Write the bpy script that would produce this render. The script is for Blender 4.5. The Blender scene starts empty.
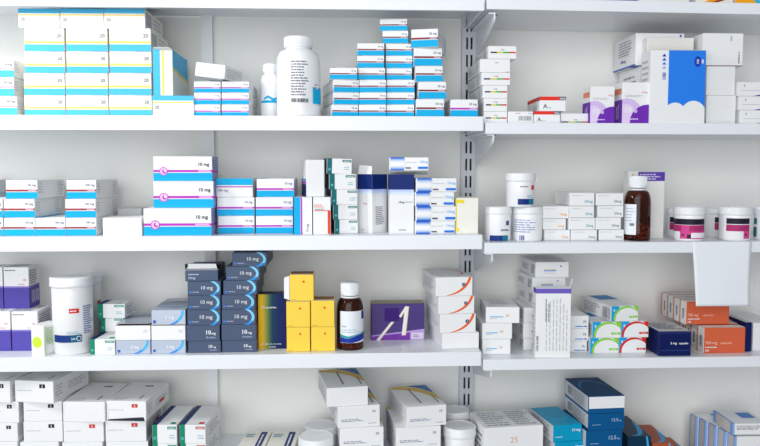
import bpy, bmesh, math, random
from mathutils import Vector, Matrix, Euler
random.seed(7)
C = bpy.context.scene.collection
PI = math.pi
R = math.radians

# ------------------------------------------------------------------ camera
FPX = 760.0
EYE = Vector((0.0, -1.67, 1.5))
YAW = math.atan(38 / 760 * math.cos(math.atan(53 / 760)))
PIT = math.atan(53 / 760)
FW = Vector((math.sin(YAW) * math.cos(PIT), math.cos(YAW) * math.cos(PIT), -math.sin(PIT)))
RT = Vector((math.cos(YAW), -math.sin(YAW), 0))
UP = RT.cross(FW)
cam = bpy.data.cameras.new('camera')
cam.sensor_width = 36
cam.lens = 36 * FPX / 760
cam.clip_start = 0.05
cam.dof.use_dof = True
cam.dof.focus_distance = 1.70
cam.dof.aperture_fstop = 2.8
camo = bpy.data.objects.new('camera', cam)
C.objects.link(camo)
m3 = Matrix((RT, UP, -FW)).transposed()
camo.matrix_world = Matrix.Translation(EYE) @ m3.to_4x4()
bpy.context.scene.camera = camo


def ray(px, py):
    return FW + RT * ((px - 380) / FPX) + UP * (-(py - 223) / FPX)


def at(px, py, Y):
    """world point seen at a pixel on the vertical plane y = Y"""
    r = ray(px, py)
    return EYE + r * ((Y - EYE.y) / r.y)


# ------------------------------------------------------------------ materials
def lin(c):
    return tuple((v / 12.92 if v <= 0.04045 else ((v + 0.055) / 1.055) ** 2.4) for v in [x / 255 for x in c])


MATS = {}


def mat(name, rgb=None, rough=0.5, metal=0.0, var=0.03, scale=40, bump=0.0, spec=0.5, trans=0.0, ior=1.45):
    if name in MATS:
        return MATS[name]
    m = bpy.data.materials.new(name)
    m.use_nodes = True
    nt = m.node_tree
    b = nt.nodes['Principled BSDF']
    b.inputs['Roughness'].default_value = rough
    b.inputs['Metallic'].default_value = metal
    b.inputs['Specular IOR Level'].default_value = spec
    b.inputs['IOR'].default_value = ior
    if trans:
        b.inputs['Transmission Weight'].default_value = trans
    c = lin(rgb)
    tc = nt.nodes.new('ShaderNodeTexCoord')
    nz = nt.nodes.new('ShaderNodeTexNoise')
    nz.inputs['Scale'].default_value = scale
    nz.inputs['Detail'].default_value = 3
    nt.links.new(tc.outputs['Object'], nz.inputs['Vector'])
    mx = nt.nodes.new('ShaderNodeMix')
    mx.data_type = 'RGBA'
    mx.inputs['A'].default_value = (c[0] * (1 - var), c[1] * (1 - var), c[2] * (1 - var), 1)
    mx.inputs['B'].default_value = (min(1, c[0] * (1 + var)), min(1, c[1] * (1 + var)), min(1, c[2] * (1 + var)), 1)
    nt.links.new(nz.outputs['Fac'], mx.inputs['Factor'])
    nt.links.new(mx.outputs['Result'], b.inputs['Base Color'])
    if bump:
        bp = nt.nodes.new('ShaderNodeBump')
        bp.inputs['Strength'].default_value = bump
        bp.inputs['Distance'].default_value = 0.002
        nt.links.new(nz.outputs['Fac'], bp.inputs['Height'])
        nt.links.new(bp.outputs['Normal'], b.inputs['Normal'])
    MATS[name] = m
    return m


def col(r, g, b, name=None):
    """a printed ink"""
    return mat(name or 'ink_%02x%02x%02x' % (int(r), int(g), int(b)), (r, g, b), rough=0.5, var=0.02, spec=0.22)


WHITE = mat('white_card', (239, 240, 241), rough=0.5, var=0.015)
OFFW = mat('offwhite_card', (232, 232, 228), rough=0.55, var=0.02)
GREYC = mat('grey_card', (206, 208, 210), rough=0.55, var=0.02)
CREAM = mat('cream_card', (242, 240, 230), rough=0.55, var=0.02)
KRAFT = mat('brown_card', (150, 104, 70), rough=0.8, var=0.08)
SLATE = mat('slate_card', (72, 87, 114), rough=0.45, var=0.04, spec=0.3)
SILVER = mat('silver_card', (176, 186, 202), rough=0.33, metal=0.25, var=0.03)
YELLOW = mat('yellow_card', (250, 212, 64), rough=0.45, var=0.02)
ORANGE = mat('orange_card', (216, 98, 60), rough=0.5, var=0.03)
NAVY = mat('navy_card', (8, 24, 86), rough=0.4, var=0.03, spec=0.25)
DBLUE = mat('deep_blue_card', (0, 86, 142), rough=0.4, var=0.03, spec=0.25)
TEALB = mat('teal_blue_card', (6, 50, 78), rough=0.4, var=0.03, spec=0.25)
CYANB = mat('cyan_card', (0, 158, 200), rough=0.4, var=0.03, spec=0.25)
RUST = mat('rust_card', (170, 76, 40), rough=0.5, var=0.04)
SHELF = mat('white_enamel_shelf', (236, 239, 244), rough=0.32, var=0.01, scale=8)
POST = mat('grey_enamel_post', (205, 209, 216), rough=0.4, var=0.02, scale=12)
POSTL = mat('pale_enamel_post', (236, 238, 240), rough=0.5, var=0.02, scale=12)
DARK = mat('dark_shade_and_screw', (40, 46, 56), rough=0.8)  # shade of slots and openings put into the colour; screws share it
PLAST = mat('white_plastic', (244, 245, 247), rough=0.3, var=0.01)
LIDM = mat('white_plastic_lid', (238, 240, 243), rough=0.35, var=0.01)
PAPER = mat('white_paper', (236, 240, 246), rough=0.7, var=0.01)
AMBER = mat('amber_glass', (118, 60, 38), rough=0.03, trans=1.0, var=0.0, ior=1.35)
PILL = mat('orange_tablets', (252, 160, 80), rough=0.5, var=0.1, scale=90)
BLUE = col(0, 174, 228)
BLUE_WASHED = col(78, 190, 236)  # BLUE with the top-left glare washed into the ink colour
MAG = col(190, 60, 188)
DRED = col(134, 42, 52)
YEL = col(246, 216, 110)
TXT = col(112, 116, 128)
LTXT = col(184, 188, 196)
BLK = col(36, 38, 52)
WINK = col(238, 240, 245)


# ------------------------------------------------------------------ mesh kit
TEXT = {}


def text_geo(s, bold=True):
    k = (s, bold)
    if k in TEXT:
        return TEXT[k]
    cu = bpy.data.curves.new('lettering', 'FONT')
    cu.body = s
    cu.size = 1
    cu.resolution_u = 2
    if bold:
        cu.offset = 0.02
    o = bpy.data.objects.new('lettering', cu)
    C.objects.link(o)
    dg = bpy.context.evaluated_depsgraph_get()
    me = bpy.data.meshes.new_from_object(o.evaluated_get(dg))
    vs = [(v.co.x, v.co.y) for v in me.vertices]
    fs = [tuple(p.vertices) for p in me.polygons]
    bpy.data.objects.remove(o)
    bpy.data.meshes.remove(me)
    bpy.data.curves.remove(cu)
    x0 = min(v[0] for v in vs)
    x1 = max(v[0] for v in vs)
    vs = [(v[0] - x0, v[1]) for v in vs]
    TEXT[k] = (vs, fs, x1 - x0)
    return TEXT[k]


def clip(poly, x0, y0, x1, y1):
    def cut(ps, f, g):
        out = []
        for i in range(len(ps)):
            a, b = ps[i - 1], ps[i]
            fa, fb = f(a), f(b)
            if (fa >= 0) != (fb >= 0):
                t = fa / (fa - fb)
                out.append((a[0] + (b[0] - a[0]) * t, a[1] + (b[1] - a[1]) * t))
            if fb >= 0:
                out.append(b)
        return out
    for f in (lambda p: p[0] - x0, lambda p: x1 - p[0], lambda p: p[1] - y0, lambda p: y1 - p[1]):
        if len(poly) < 3:
            return []
        poly = cut(poly, f, None)
    return poly


class MB:
    def __init__(self):
        self.v = []
        self.f = []
        self.m = []
        self.s = []
        self.mats = []

    def mi(self, m):
        if m not in self.mats:
            self.mats.append(m)
        return self.mats.index(m)

    def face(self, pts, m, smooth=False):
        n = len(self.v)
        self.v += [tuple(p) for p in pts]
        self.f.append(tuple(range(n, n + len(pts))))
        self.m.append(self.mi(m))
        self.s.append(smooth)

    def grid(self, pts, faces, m, smooth=False):
        n = len(self.v)
        self.v += [tuple(p) for p in pts]
        k = self.mi(m)
        for f in faces:
            self.f.append(tuple(n + i for i in f))
            self.m.append(k)
            self.s.append(smooth)

    def box(self, x0, x1, y0, y1, z0, z1, m, bev=0.0):
        bm = bmesh.new()
        bmesh.ops.create_cube(bm, size=1)
        for v in bm.verts:
            v.co = Vector(((x0 + x1) / 2 + v.co.x * (x1 - x0), (y0 + y1) / 2 + v.co.y * (y1 - y0), (z0 + z1) / 2 + v.co.z * (z1 - z0)))
        if bev:
            bmesh.ops.bevel(bm, geom=list(bm.edges), offset=bev, segments=2, profile=0.5, affect='EDGES')
        bm.verts.index_update()
        self.grid([v.co.copy() for v in bm.verts], [tuple(v.index for v in f.verts) for f in bm.faces], m)
        bm.free()

    def lathe(self, prof, m, seg=48, cx=0, cy=0):
        pts = []
        fs = []
        for r, z in prof:
            for i in range(seg):
                a = 2 * PI * i / seg
                pts.append((cx + r * math.cos(a), cy + r * math.sin(a), z))
        for j in range(len(prof) - 1):
            for i in range(seg):
                fs.append((j * seg + i, j * seg + (i + 1) % seg, (j + 1) * seg + (i + 1) % seg, (j + 1) * seg + i))
        self.grid(pts, fs, m, True)
        for j, rev in ((0, True), (len(prof) - 1, False)):
            if prof[j][0] > 1e-5:
                p = pts[j * seg:(j + 1) * seg]
                self.face(p[::-1] if rev else p, m)

    def plate(self, quad, t, m):
        a, b, c, d = [Vector(q) for q in quad]
        n = (b - a).cross(d - a).normalized() * t
        top = [a + n, b + n, c + n, d + n]
        self.grid([a, b, c, d] + top, [(3, 2, 1, 0), (4, 5, 6, 7), (0, 1, 5, 4), (1, 2, 6, 5), (2, 3, 7, 6), (3, 0, 4, 7)], m)

    def build(self, name, parent=None):
        me = bpy.data.meshes.new(name)
        me.from_pydata(self.v, [], self.f)
        for m in self.mats:
            me.materials.append(m)
        me.polygons.foreach_set('material_index', self.m)
        me.polygons.foreach_set('use_smooth', self.s)
        me.update()
        o = bpy.data.objects.new(name, me)
        C.objects.link(o)
        if parent:
            o.parent = parent
        return o


class Paint:
    """prints ink shapes on one face; W, H in metres, coordinates as fractions"""
    def __init__(self, mb, fn, W, H, curved=False):
        self.mb, self.fn, self.W, self.H, self.k, self.curved = mb, fn, W, H, 1, curved

    def off(self):
        self.k += 1
        return 0.00012 * self.k

    def poly(self, pts, m, o=None):
        """pts in metres"""
        o = o or self.off()
        if self.curved:
            a0, a1 = max(0, min(p[0] for p in pts)), min(self.W, max(p[0] for p in pts))
            if a1 <= a0:
                return
            n = max(1, int(math.ceil((a1 - a0) / 0.003)))
            for i in range(n):
                q = clip(pts, a0 + (a1 - a0) * i / n, 0, a0 + (a1 - a0) * (i + 1) / n, self.H)
                if len(q) >= 3:
                    self.mb.face([self.fn(a, b, o) for a, b in q], m)
            return
        q = clip(pts, 0, 0, self.W, self.H)
        if len(q) >= 3:
            self.mb.face([self.fn(a, b, o) for a, b in q], m)

    def rect(self, u0, v0, u1, v1, m, o=None):
        o = o or self.off()
        n = 1
        for i in range(n):
            a = u0 + (u1 - u0) * i / n
            b = u0 + (u1 - u0) * (i + 1) / n
            self.poly([(a * self.W, v0 * self.H), (b * self.W, v0 * self.H), (b * self.W, v1 * self.H), (a * self.W, v1 * self.H)], m, o)

    def tri(self, pts, m):
        self.poly([(a * self.W, b * self.H) for a, b in pts], m)

    def disc(self, u, v, r, m, ry=None, n=24):
        """r as a fraction of the height"""
        r = r * self.H
        ry = r if ry is None else ry * self.H
        self.poly([(u * self.W + r * math.cos(2 * PI * i / n), v * self.H + ry * math.sin(2 * PI * i / n)) for i in range(n)], m)

    def band(self, cu, cv, ru, rv, a0, a1, t0, tm, t1, m, n=18):
        """curved band; radii as fractions of W / H, thickness (start, middle, end) in fractions of W"""
        o = self.off()
        P = []
        for i in range(n + 1):
            s = i / n
            a = R(a0 + (a1 - a0) * s)
            t = (t0 * (1 - s) ** 2 + 2 * (2 * tm - (t0 + t1) / 2) * s * (1 - s) + t1 * s * s) * self.W
            c, q = math.cos(a), math.sin(a)
            x, y = cu * self.W + ru * self.W * c, cv * self.H + rv * self.H * q
            P.append(((x, y), (x - t * c, y - t * q)))
        for i in range(n):
            self.poly([P[i][0], P[i + 1][0], P[i + 1][1], P[i][1]], m, o)

    def text(self, s, u, v, h, m, align='l', rot=0, bold=True, sx=1.0):
        """u, v of the baseline start; h = capital height as a fraction of the height"""
        vs, fs, w = text_geo(s, bold)
        k = h * self.H / 0.70
        o = self.off()
        d = {'l': 0, 'c': w / 2, 'r': w}[align]
        ca, sa = math.cos(R(rot)), math.sin(R(rot))
        pts = []
        for x, y in vs:
            x = (x - d) * k * sx
            y = y * k
            pts.append(self.fn(u * self.W + x * ca - y * sa, v * self.H + x * sa + y * ca, o))
        self.mb.grid(pts, fs, m)

    def lines(self, u0, v0, u1, v1, n, m, fill=0.45, seed=1):
        """rows of print too small to read"""
        rr = random.Random(seed)
        for i in range(n):
            h = (v1 - v0) / n
            b = v1 - h * (i + 1)
            u = u0
            e = u0 + (u1 - u0) * rr.uniform(0.7, 1)
            o = self.off()
            while u < e:
                w = (u1 - u0) * rr.uniform(0.08, 0.28)
                self.rect(u, b + h * 0.2, min(e, u + w), b + h * (0.2 + fill), m, o)
                u += w + (u1 - u0) * 0.035

    def vlines(self, u0, v0, u1, v1, n, m, fill=0.4, seed=1):
        rr = random.Random(seed)
        for i in range(n):
            h = (u1 - u0) / n
            b = u0 + h * i
            v = v0
            e = v0 + (v1 - v0) * rr.uniform(0.75, 1)
            o = self.off()
            while v < e:
                w = (v1 - v0) * rr.uniform(0.06, 0.2)
                self.rect(b + h * 0.2, v, b + h * (0.2 + fill), min(e, v + w), m, o)
                v += w + (v1 - v0) * 0.025

    def bars(self, u0, v0, u1, v1, n=14, m=None, vert=False, seed=3):
        rr = random.Random(seed)
        o = self.off()
        for i in range(n):
            t = i / n
            w = rr.uniform(0.25, 0.8) / n
            if vert:
                self.rect(u0, v0 + (v1 - v0) * t, u1, v0 + (v1 - v0) * (t + w), m or BLK, o)
            else:
                self.rect(u0 + (u1 - u0) * t, v0, u0 + (u1 - u0) * (t + w), v1, m or BLK, o)


def faces(mb, w, d, h):
    F = {}
    F['front'] = Paint(mb, lambda a, b, o: (-w / 2 + a, -o, b), w, h)
    F['right'] = Paint(mb, lambda a, b, o: (w / 2 + o, a, b), d, h)
    F['left'] = Paint(mb, lambda a, b, o: (-w / 2 - o, d - a, b), d, h)
    F['top'] = Paint(mb, lambda a, b, o: (-w / 2 + a, b, h + o), w, d)
    F['bottom'] = Paint(mb, lambda a, b, o: (-w / 2 + a, d - b, -o), w, d)
    return F


# ------------------------------------------------------------------ tagging
LABELS = {}


def tag(o, label, cat, group=None):
    o['label'] = label
    o['category'] = cat
    if group:
        o['group'] = group
    if label in LABELS:
        print('DUPLICATE LABEL:', label)
    LABELS[label] = 1
    n = len(label.replace('-', ' ').split())
    if n > 16 or n < 4:
        print('LABEL LENGTH %d: %s' % (n, label))
    return o


def struct(o):
    o['kind'] = 'structure'
    return o


# ------------------------------------------------------------------ carton
def carton(x0, x1, yt, zb, Y, d, design, label, group=None, rot=0, body=WHITE, roll=0, pitch=0, yb=None, flap=None, name='medicine_box', bev=0.0011, seed=None, dx=0):
    """front face between pixel columns x0 and x1, left front corner at depth Y, top edge at pixel row yt, base at height zb"""
    ym = yt if yb is None else (yt + yb) / 2
    A = at(x0, ym, Y)
    r = ray(x1, ym)
    dr = Vector((math.cos(R(rot)), math.sin(R(rot))))
    # solve EYE + t r = A + w dr  (in plan)
    det = r.x * (-dr.y) - r.y * (-dr.x)
    bx, by = A.x - EYE.x, A.y - EYE.y
    t = (bx * (-dr.y) - by * (-dr.x)) / det
    P = EYE + r * t
    w = math.hypot(P.x - A.x, P.y - A.y)
    mid = Vector(((A.x + P.x) / 2, (A.y + P.y) / 2))
    zt = at((x0 + x1) / 2, yt, mid.y).z
    if zb is None:
        zb = at((x0 + x1) / 2, yb, mid.y).z
    h = zt - zb
    if h < 0.004:
        print('THIN', label, h)
        h = 0.02
    mb = MB()
    mb.box(-w / 2, w / 2, 0, d, 0, h, body, bev)
    F = faces(mb, w, d, h)
    if design:
        design(F, random.Random(seed if seed is not None else sum(map(ord, label)) % 1000))
    o = mb.build(name)
    o.location = (mid.x + dx, mid.y, zb)
    o.rotation_euler = (R(pitch), R(roll), R(rot))
    tag(o, label, 'box', group)
    if flap:
        for i, fq in enumerate(flap(w, d, h)):
            quad, m = fq[:2]
            fm = MB()
            fm.plate(quad, 0.0006, m)
            fo = fm.build('flap', o)
            if len(fq) > 2:
                fo['label'] = fq[2]
    o['top_z'] = zt
    del o['top_z']
    return zb + h


ORD = ['topmost', 'second from top', 'third from top', 'fourth from top', 'fifth from top', 'sixth from top', 'seventh from top', 'eighth from top', 'ninth from top']


def stack(desc, where, items, base, Y=0.03, d=0.16, design=None, group=None, **kw):
    """items bottom to top: (x0, x1, ytop[, overrides])"""
    z = base
    n = len(items)
    tops = []
    for i, it in enumerate(items):
        o = dict(kw)
        if len(it) > 3:
            o.update(it[3])
        k = n - 1 - i
        pos = ORD[k] if k < n - 1 or n == 1 else 'bottom'
        pos = o.pop('pos', pos)
        dd = o.pop('desc', desc)
        lab = o.pop('label', '%s, %s %s' % (dd, pos, where))
        z = carton(it[0], it[1], it[2], z + 0.0003, o.pop('Y', Y), o.pop('d', d), o.pop('design', design), lab, group=o.pop('group', group), **o)
        tops.append(z)
    return tops


# ------------------------------------------------------------------ printed designs
def num(F, rr, s, u=0.96, v=0.62, h=0.17, m=TXT, face='front'):
    F[face].text(s, u, v, h, m, 'r')


def d_side(F, rr, faces_=('right', 'left'), m=LTXT):
    for f in faces_:
        F[f].lines(0.04, 0.3, 0.2, 0.88, 4, m, 0.3, rr.randint(0, 99))
        F[f].lines(0.74, 0.15, 0.96, 0.9, 6, m, 0.3, rr.randint(0, 99))


def d_red(line=DRED, blue=BLUE, txt='20 mg', inv=False, s0=0.40, s1=0.42):
    def fn(F, rr):
        p = F['front']
        if inv:
            p.rect(0, 0.64, 1, 1, blue)
            p.rect(0, 0.52, 1, 0.58, line)
            p.text(txt, 0.05, 0.3, 0.13, TXT)
        else:
            p.rect(0, 0.015, 1, s0, blue)
            p.rect(0, s0 + 0.035, 1, s0 + 0.135, line)
            p.rect(0.7, s0 + 0.06, 0.95, s0 + 0.11, col(226, 190, 210))
            p.text(txt, 0.95, 0.68, 0.12, TXT, 'r')
            t = F['top']
            t.rect(0, 0, 0.2, 1, blue)
            F['left'].rect(0, 0.015, 1, s0 * 0.6, GREYC)
        d_side(F, rr)
    return fn


def d_yel(inv=False):
    def fn(F, rr):
        p = F['front']
        if inv:
            p.rect(0, 0.76, 1, 1, BLUE_WASHED)
            p.rect(0, 0.64, 1, 0.70, YEL)
            p.text('20', 0.06, 0.36, 0.15, TXT)
        else:
            p.rect(0, 0.01, 1, 0.30, BLUE_WASHED)
            p.rect(0, 0.35, 1, 0.44, YEL)
            p.text('20', 0.94, 0.60, 0.16, TXT, 'r')
        F['right'].rect(0.06, 0.2, 0.34, 0.85, LTXT)
        F['right'].lines(0.45, 0.1, 0.95, 0.9, 4, LTXT, 0.3)
        F['top'].rect(0.6, 0, 0.95, 1, BLUE_WASHED)
    return fn


def d_stand(F, rr):
    p = F['front']
    p.rect(0, 0, 0.36, 1, BLUE_WASHED)
    p.rect(0.46, 0.02, 0.56, 0.98, YEL)
    q = F['right']
    q.tri([(0, 0.62), (0, 1), (1, 1), (1, 0.5)], BLUE_WASHED)
    q.tri([(0, 0.56), (0, 0.61), (1, 0.49), (1, 0.43)], YEL)


def d_blank(F, rr):
    pass


def d_blankside(F, rr):
    F['right'].lines(0.1, 0.2, 0.9, 0.85, 4, LTXT, 0.3, 5)


def d_big(F, rr):
    p = F['front']
    p.rect(0, 0.012, 1, 0.335, BLUE)
    p.rect(0, 0.365, 1, 0.455, MAG)
    p.rect(0.76, 0.38, 0.97, 0.44, col(232, 176, 230))
    p.text('10 mg', 0.95, 0.62, 0.13, BLK, 'r')
    p.disc(0.17, 0.40, 0.17, MAG)
    p.disc(0.17, 0.40, 0.14, col(232, 190, 228))
    p.disc(0.185, 0.40, 0.085, MAG)
    p.disc(0.20, 0.43, 0.06, col(244, 220, 240))
    q = F['right']
    q.rect(0, 0, 1, 1, col(160, 168, 214))
    q.rect(0, 0.34, 1, 0.44, MAG)
    q.lines(0.1, 0.5, 0.9, 0.9, 4, TXT, 0.3)


def d_vert(F, rr):
    p = F['front']
    p.rect(0.0, 0, 0.36, 1, BLUE)
    p.rect(0.38, 0, 0.46, 1, MAG)
    p.text('10 mg', 0.8, 0.08, 0.06, TXT, rot=90)
    F['left'].rect(0, 0, 1, 1, col(60, 90, 150))


def d_redl(F, rr):
    p = F['front']
    o = col(228, 70, 44)
    p.lines(0.06, 0.72, 0.62, 0.82, 2, col(230, 120, 100), 0.45, 4)
    p.lines(0.1, 0.66, 0.7, 0.71, 1, TXT, 0.4, 5)
    p.rect(0.06, 0.63, 0.95, 0.65, o)
    p.rect(0.83, 0.02, 0.98, 0.65, o)


def d_tallwhite(F, rr):
    q = F['left']
    q.rect(0, 0.0, 1, 0.34, col(30, 56, 116))
    q.rect(0, 0.35, 1, 0.42, MAG)
    q.rect(0, 0.43, 1, 0.48, col(60, 160, 210))


TEAL = col(18, 108, 112)
GREEN = col(14, 138, 104)


def d_teal(c=TEAL, lab=None, side=None):
    lab = lab or c

    def fn(F, rr):
        p = F['front']
        p.rect(0.015, 0, 0.21, 1, c)
        p.disc(0.11, 0.28, 0.09, col(80, 170, 170))
        p.rect(0.62, 0.78, 0.97, 0.92, lab)
        p.rect(0.66, 0.82, 0.93, 0.87, col(190, 224, 220))
        p.lines(0.7, 0.26, 0.95, 0.52, 2, col(150, 190, 206), 0.4, rr.randint(0, 99))
        F['left'].rect(0, 0, 1, 1, side or col(52, 72, 90))
        F['top'].rect(0.0, 0, 0.22, 1, col(30, 52, 110))
        F['top'].rect(0.7, 0.05, 0.9, 0.14, lab)
        F['right'].lines(0.2, 0.2, 0.9, 0.8, 3, LTXT, 0.4, 3)
    return fn


NAVYI = col(16, 42, 112)


def d_navytall(kind):
    def fn(F, rr):
        for f in ('front', 'right', 'left'):
            p = F[f]
            p.rect(0, 0.745, 1, 1, NAVYI)
            for i in range(4):
                c = 200 + i * 11
                p.rect(0, 0.745 - 0.02 * (i + 1), 1, 0.745 - 0.02 * i, col(c - 8, c + 4, 252))
        p = F['front']
        if kind == 1:
            p.text('10 mg', 0.38, 0.49, 0.026, col(214, 90, 150))
            p.text('10 mg', 0.3, 0.05, 0.018, TXT)
            F['right'].lines(0.2, 0.14, 0.8, 0.46, 10, TXT, 0.4, 8)
        else:
            p.text('10mg', 0.38, 0.52, 0.032, NAVYI)
            p.lines(0.64, 0.52, 0.95, 0.555, 1, LTXT, 0.5, 2)
            p.text('28 tablets', 0.38, 0.06, 0.022, TXT)
    return fn


def d_v(F, rr):
    p = F['front']
    a = (26, 92, 208)
    n = 15
    for i in range(n):
        t = abs(i / (n - 1) - 0.5) * 2
        t = t ** 2.6
        c = [246 + (x - 246) * t for x in a]
        p.rect(0.03, i / n, 0.38, (i + 1) / n, col(*c))
    p.lines(0.42, 0.58, 0.78, 0.66, 1, LTXT, 0.5, 4)
    p.text('10mg', 0.97, 0.56, 0.2, col(110, 180, 236), 'r', bold=False)
    p.rect(0.73, 0.12, 0.98, 0.28, col(26, 120, 226))
    p.lines(0.41, 0.1, 0.58, 0.28, 1, BLK, 0.55, 7)
    d_side(F, rr, ('left',))


def d_cream(F, rr):
    p = F['front']
    y = col(246, 222, 50)
    p.rect(0.0, 0.06, 0.05, 1, y)
    p.disc(0.3, 0.9, 0.05, y, 0.05)
    p.rect(0.02, 0.86, 0.3, 0.95, y)
    p.disc(0.06, 0.12, 0.06, y, 0.05)


def d_multi(v=0.5, dot=True, blank=False, v0=0.08):
    def fn(F, rr):
        p = F['front']
        if not blank:
            cs = [(30, 34, 84), (216, 210, 50), (60, 170, 70), (226, 50, 44)]
            w = (0.97 - v0) / 4
            for i, c in enumerate(cs):
                p.rect(v0 + i * w, v - 0.055, v0 + (i + 1) * w, v + 0.055, col(*c))
            p.text('2 mg', 0.5, v + 0.18, 0.1, TXT, 'c')
        else:
            p.lines(0.5, 0.68, 0.6, 0.78, 1, TXT, 0.5, 2)
            p.rect(0.85, 0.02, 0.95, 0.06, col(226, 70, 60))
        F['left'].lines(0.7, 0.1, 0.95, 0.9, 6, LTXT, 0.4, rr.randint(0, 50))
        F['left'].lines(0.1, 0.2, 0.6, 0.7, 3, LTXT, 0.3, rr.randint(0, 50))
    return fn


def d_abox(F, rr):
    p = F['front']
    p.rect(0, 0.74, 0.75, 1, col(232, 52, 36))
    p.rect(0.75, 0.74, 1, 1, col(104, 104, 118))
    p.text('20mg', 0.87, 0.81, 0.12, WINK, 'c')
    p.text('A', 0.13, 0.2, 0.3, TXT)
    p.lines(0.27, 0.18, 0.5, 0.3, 1, LTXT, 0.5, 4)
    q = F['left']
    q.rect(0, 0.74, 1, 1, col(232, 52, 36))
    q.rect(0.86, 0.7, 1, 1, col(104, 104, 118))
    q.lines(0.5, 0.1, 0.9, 0.5, 3, LTXT, 0.4, 2)


def d_barcode(F, rr):
    p = F['front']
    p.bars(0.42, 0.25, 0.95, 0.62, 16, col(130, 136, 146))
    p.text('20 mg', 0.95, 0.8, 0.09, col(170, 110, 190), 'r')
    p.lines(0.3, 0.8, 0.56, 0.9, 1, col(200, 140, 200), 0.5)


PUR = col(112, 44, 176)
LIL = col(214, 190, 236)


def d_purple(F, rr):
    p = F['front']
    p.disc(0.18, 0.24, 0.37, LIL)
    p.disc(0.12, 0.24, 0.24, col(228, 210, 242))
    p.disc(0.95, 0.02, 0.44, PUR)
    p.rect(0.3, 0.0, 1, 0.04, PUR)
    p.text('10', 0.12, 0.26, 0.14, col(244, 236, 250))
    p.disc(0.5, 0.3, 0.045, col(206, 184, 226))
    p.lines(0.3, 0.08, 0.62, 0.13, 1, col(220, 200, 240), 0.6, 6)
    p.text('50 mg', 0.93, 0.74, 0.035, col(216, 90, 80), 'r')
    p.lines(0.1, 0.64, 0.9, 0.70, 2, LTXT, 0.4, 7)
    q = F['left']
    q.rect(0, 0, 1, 0.58, PUR)
    q.vlines(0.3, 0.12, 0.7, 0.5, 2, LIL, 0.5, 4)
    q.rect(0.1, 0.72, 0.9, 0.86, col(238, 140, 110))


def d_bluebig(F, rr):
    p = F['front']
    b = col(38, 128, 236)
    W, H = p.W, p.H
    x0 = 0.325
    p.rect(x0, 0.2, 1, 0.995, b)
    p.disc(0.46, 0.13, 0.155, WHITE)
    p.disc(0.795, 0.135, 0.175, WHITE)
    p.rect(x0, 0.0, 1, 0.2, WHITE)
    for i, c in enumerate([(28, 60, 190), (40, 96, 214), (70, 130, 228), (140, 186, 240)]):
        v = 0.93 - i * 0.055
        p.tri([(0.2, v - 0.02), (0.28, v - 0.02), (0.24, v + 0.02)], col(*c))
    p.text('100', 0.275, 0.60, 0.05, col(40, 60, 180), rot=90)
    p.disc(0.85, 0.845, 0.045, col(24, 58, 170), 0.072)
    p.text('100', 0.87, 0.815, 0.032, WINK, rot=90)
    p.lines(0.92, 0.80, 0.97, 0.89, 1, WINK, 0.6)
    F['left'].lines(0.1, 0.5, 0.9, 0.9, 5, LTXT)


def d_bigcarton(F, rr):
    q = F['left']
    q.lines(0.25, 0.4, 0.85, 0.9, 6, col(110, 112, 140), 0.3, 9)
    q.text('1000 mg', 0.35, 0.2, 0.09, col(90, 90, 190))
    q.rect(0, 0, 1, 0.05, col(70, 90, 180))
    F['front'].rect(0.90, 0.88, 0.94, 0.96, col(80, 100, 190))
    F['bottom'].rect(0, 0.7, 1, 1, col(90, 110, 200))


def d_dotcarton(F, rr):
    p = F['front']
    p.rect(0.68, 0.76, 0.72, 0.92, LTXT)
    p.rect(0.89, 0.08, 0.91, 0.36, BLK)
    p.disc(0.9, 0.41, 0.02, BLK)
    p.rect(0, 0, 1, 0.02, col(120, 70, 100))


def d_swirlr(F, rr):
    p = F['front']
    p.text('5', 0.2, 0.66, 0.16, TXT)
    p.rect(0.12, 0.38, 0.95, 0.41, LTXT)
    p.tri([(0.5, 0.0), (1, 0.0), (1, 0.2)], col(90, 70, 160))


def d_mint(c=col(110, 170, 184), t='20mg'):
    def fn(F, rr):
        p = F['front']
        p.text(t, 0.93, 0.24, 0.2, c, 'r')
        p.lines(0.06, 0.74, 0.6, 0.84, 1, LTXT, 0.35, rr.randint(0, 99))
        p.rect(0.0, 0.97, 1, 1.0, GREYC)
    return fn


ORTX = col(244, 176, 96)


def d_behind(F, rr):
    p = F['front']
    p.rect(0, 0.86, 1, 0.995, col(92, 66, 168))
    p.lines(0.05, 0.875, 0.85, 0.975, 3, col(214, 204, 240), 0.5, 4)
    p.rect(0.3, 0.03, 0.4, 0.045, LTXT)


def d_purplelow(F, rr):
    pu = (86, 76, 168)
    for f in ('front', 'right', 'left'):
        p = F[f]
        p.rect(0, 0, 1, 0.5, col(*pu))
        p.rect(0, 0.5, 1, 0.54, col(140, 128, 206))
    F['front'].lines(0.05, 0.9, 0.6, 0.95, 1, TXT, 0.5, 4)
    F['front'].text('10', 0.9, 0.66, 0.06, col(226, 120, 130), 'r')
    F['front'].lines(0.6, 0.56, 0.9, 0.62, 1, col(226, 160, 160), 0.4, 3)
    F['right'].lines(0.08, 0.58, 0.8, 0.93, 6, TXT, 0.4, 6)
    F['right'].bars(0.2, 0.12, 0.9, 0.42, 12, col(210, 204, 236))
    F['top'].lines(0.05, 0.1, 0.9, 0.9, 6, TXT, 0.3, 9)


def d_green(F, rr):
    p = F['front']
    p.disc(0.46, 0.44, 0.185, col(206, 238, 64))
    q = F['right']
    q.lines(0.15, 0.35, 0.85, 0.92, 9, col(160, 206, 120), 0.5, 2)
    q.rect(0.0, 0.0, 0.1, 1, col(214, 236, 196))


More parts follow.
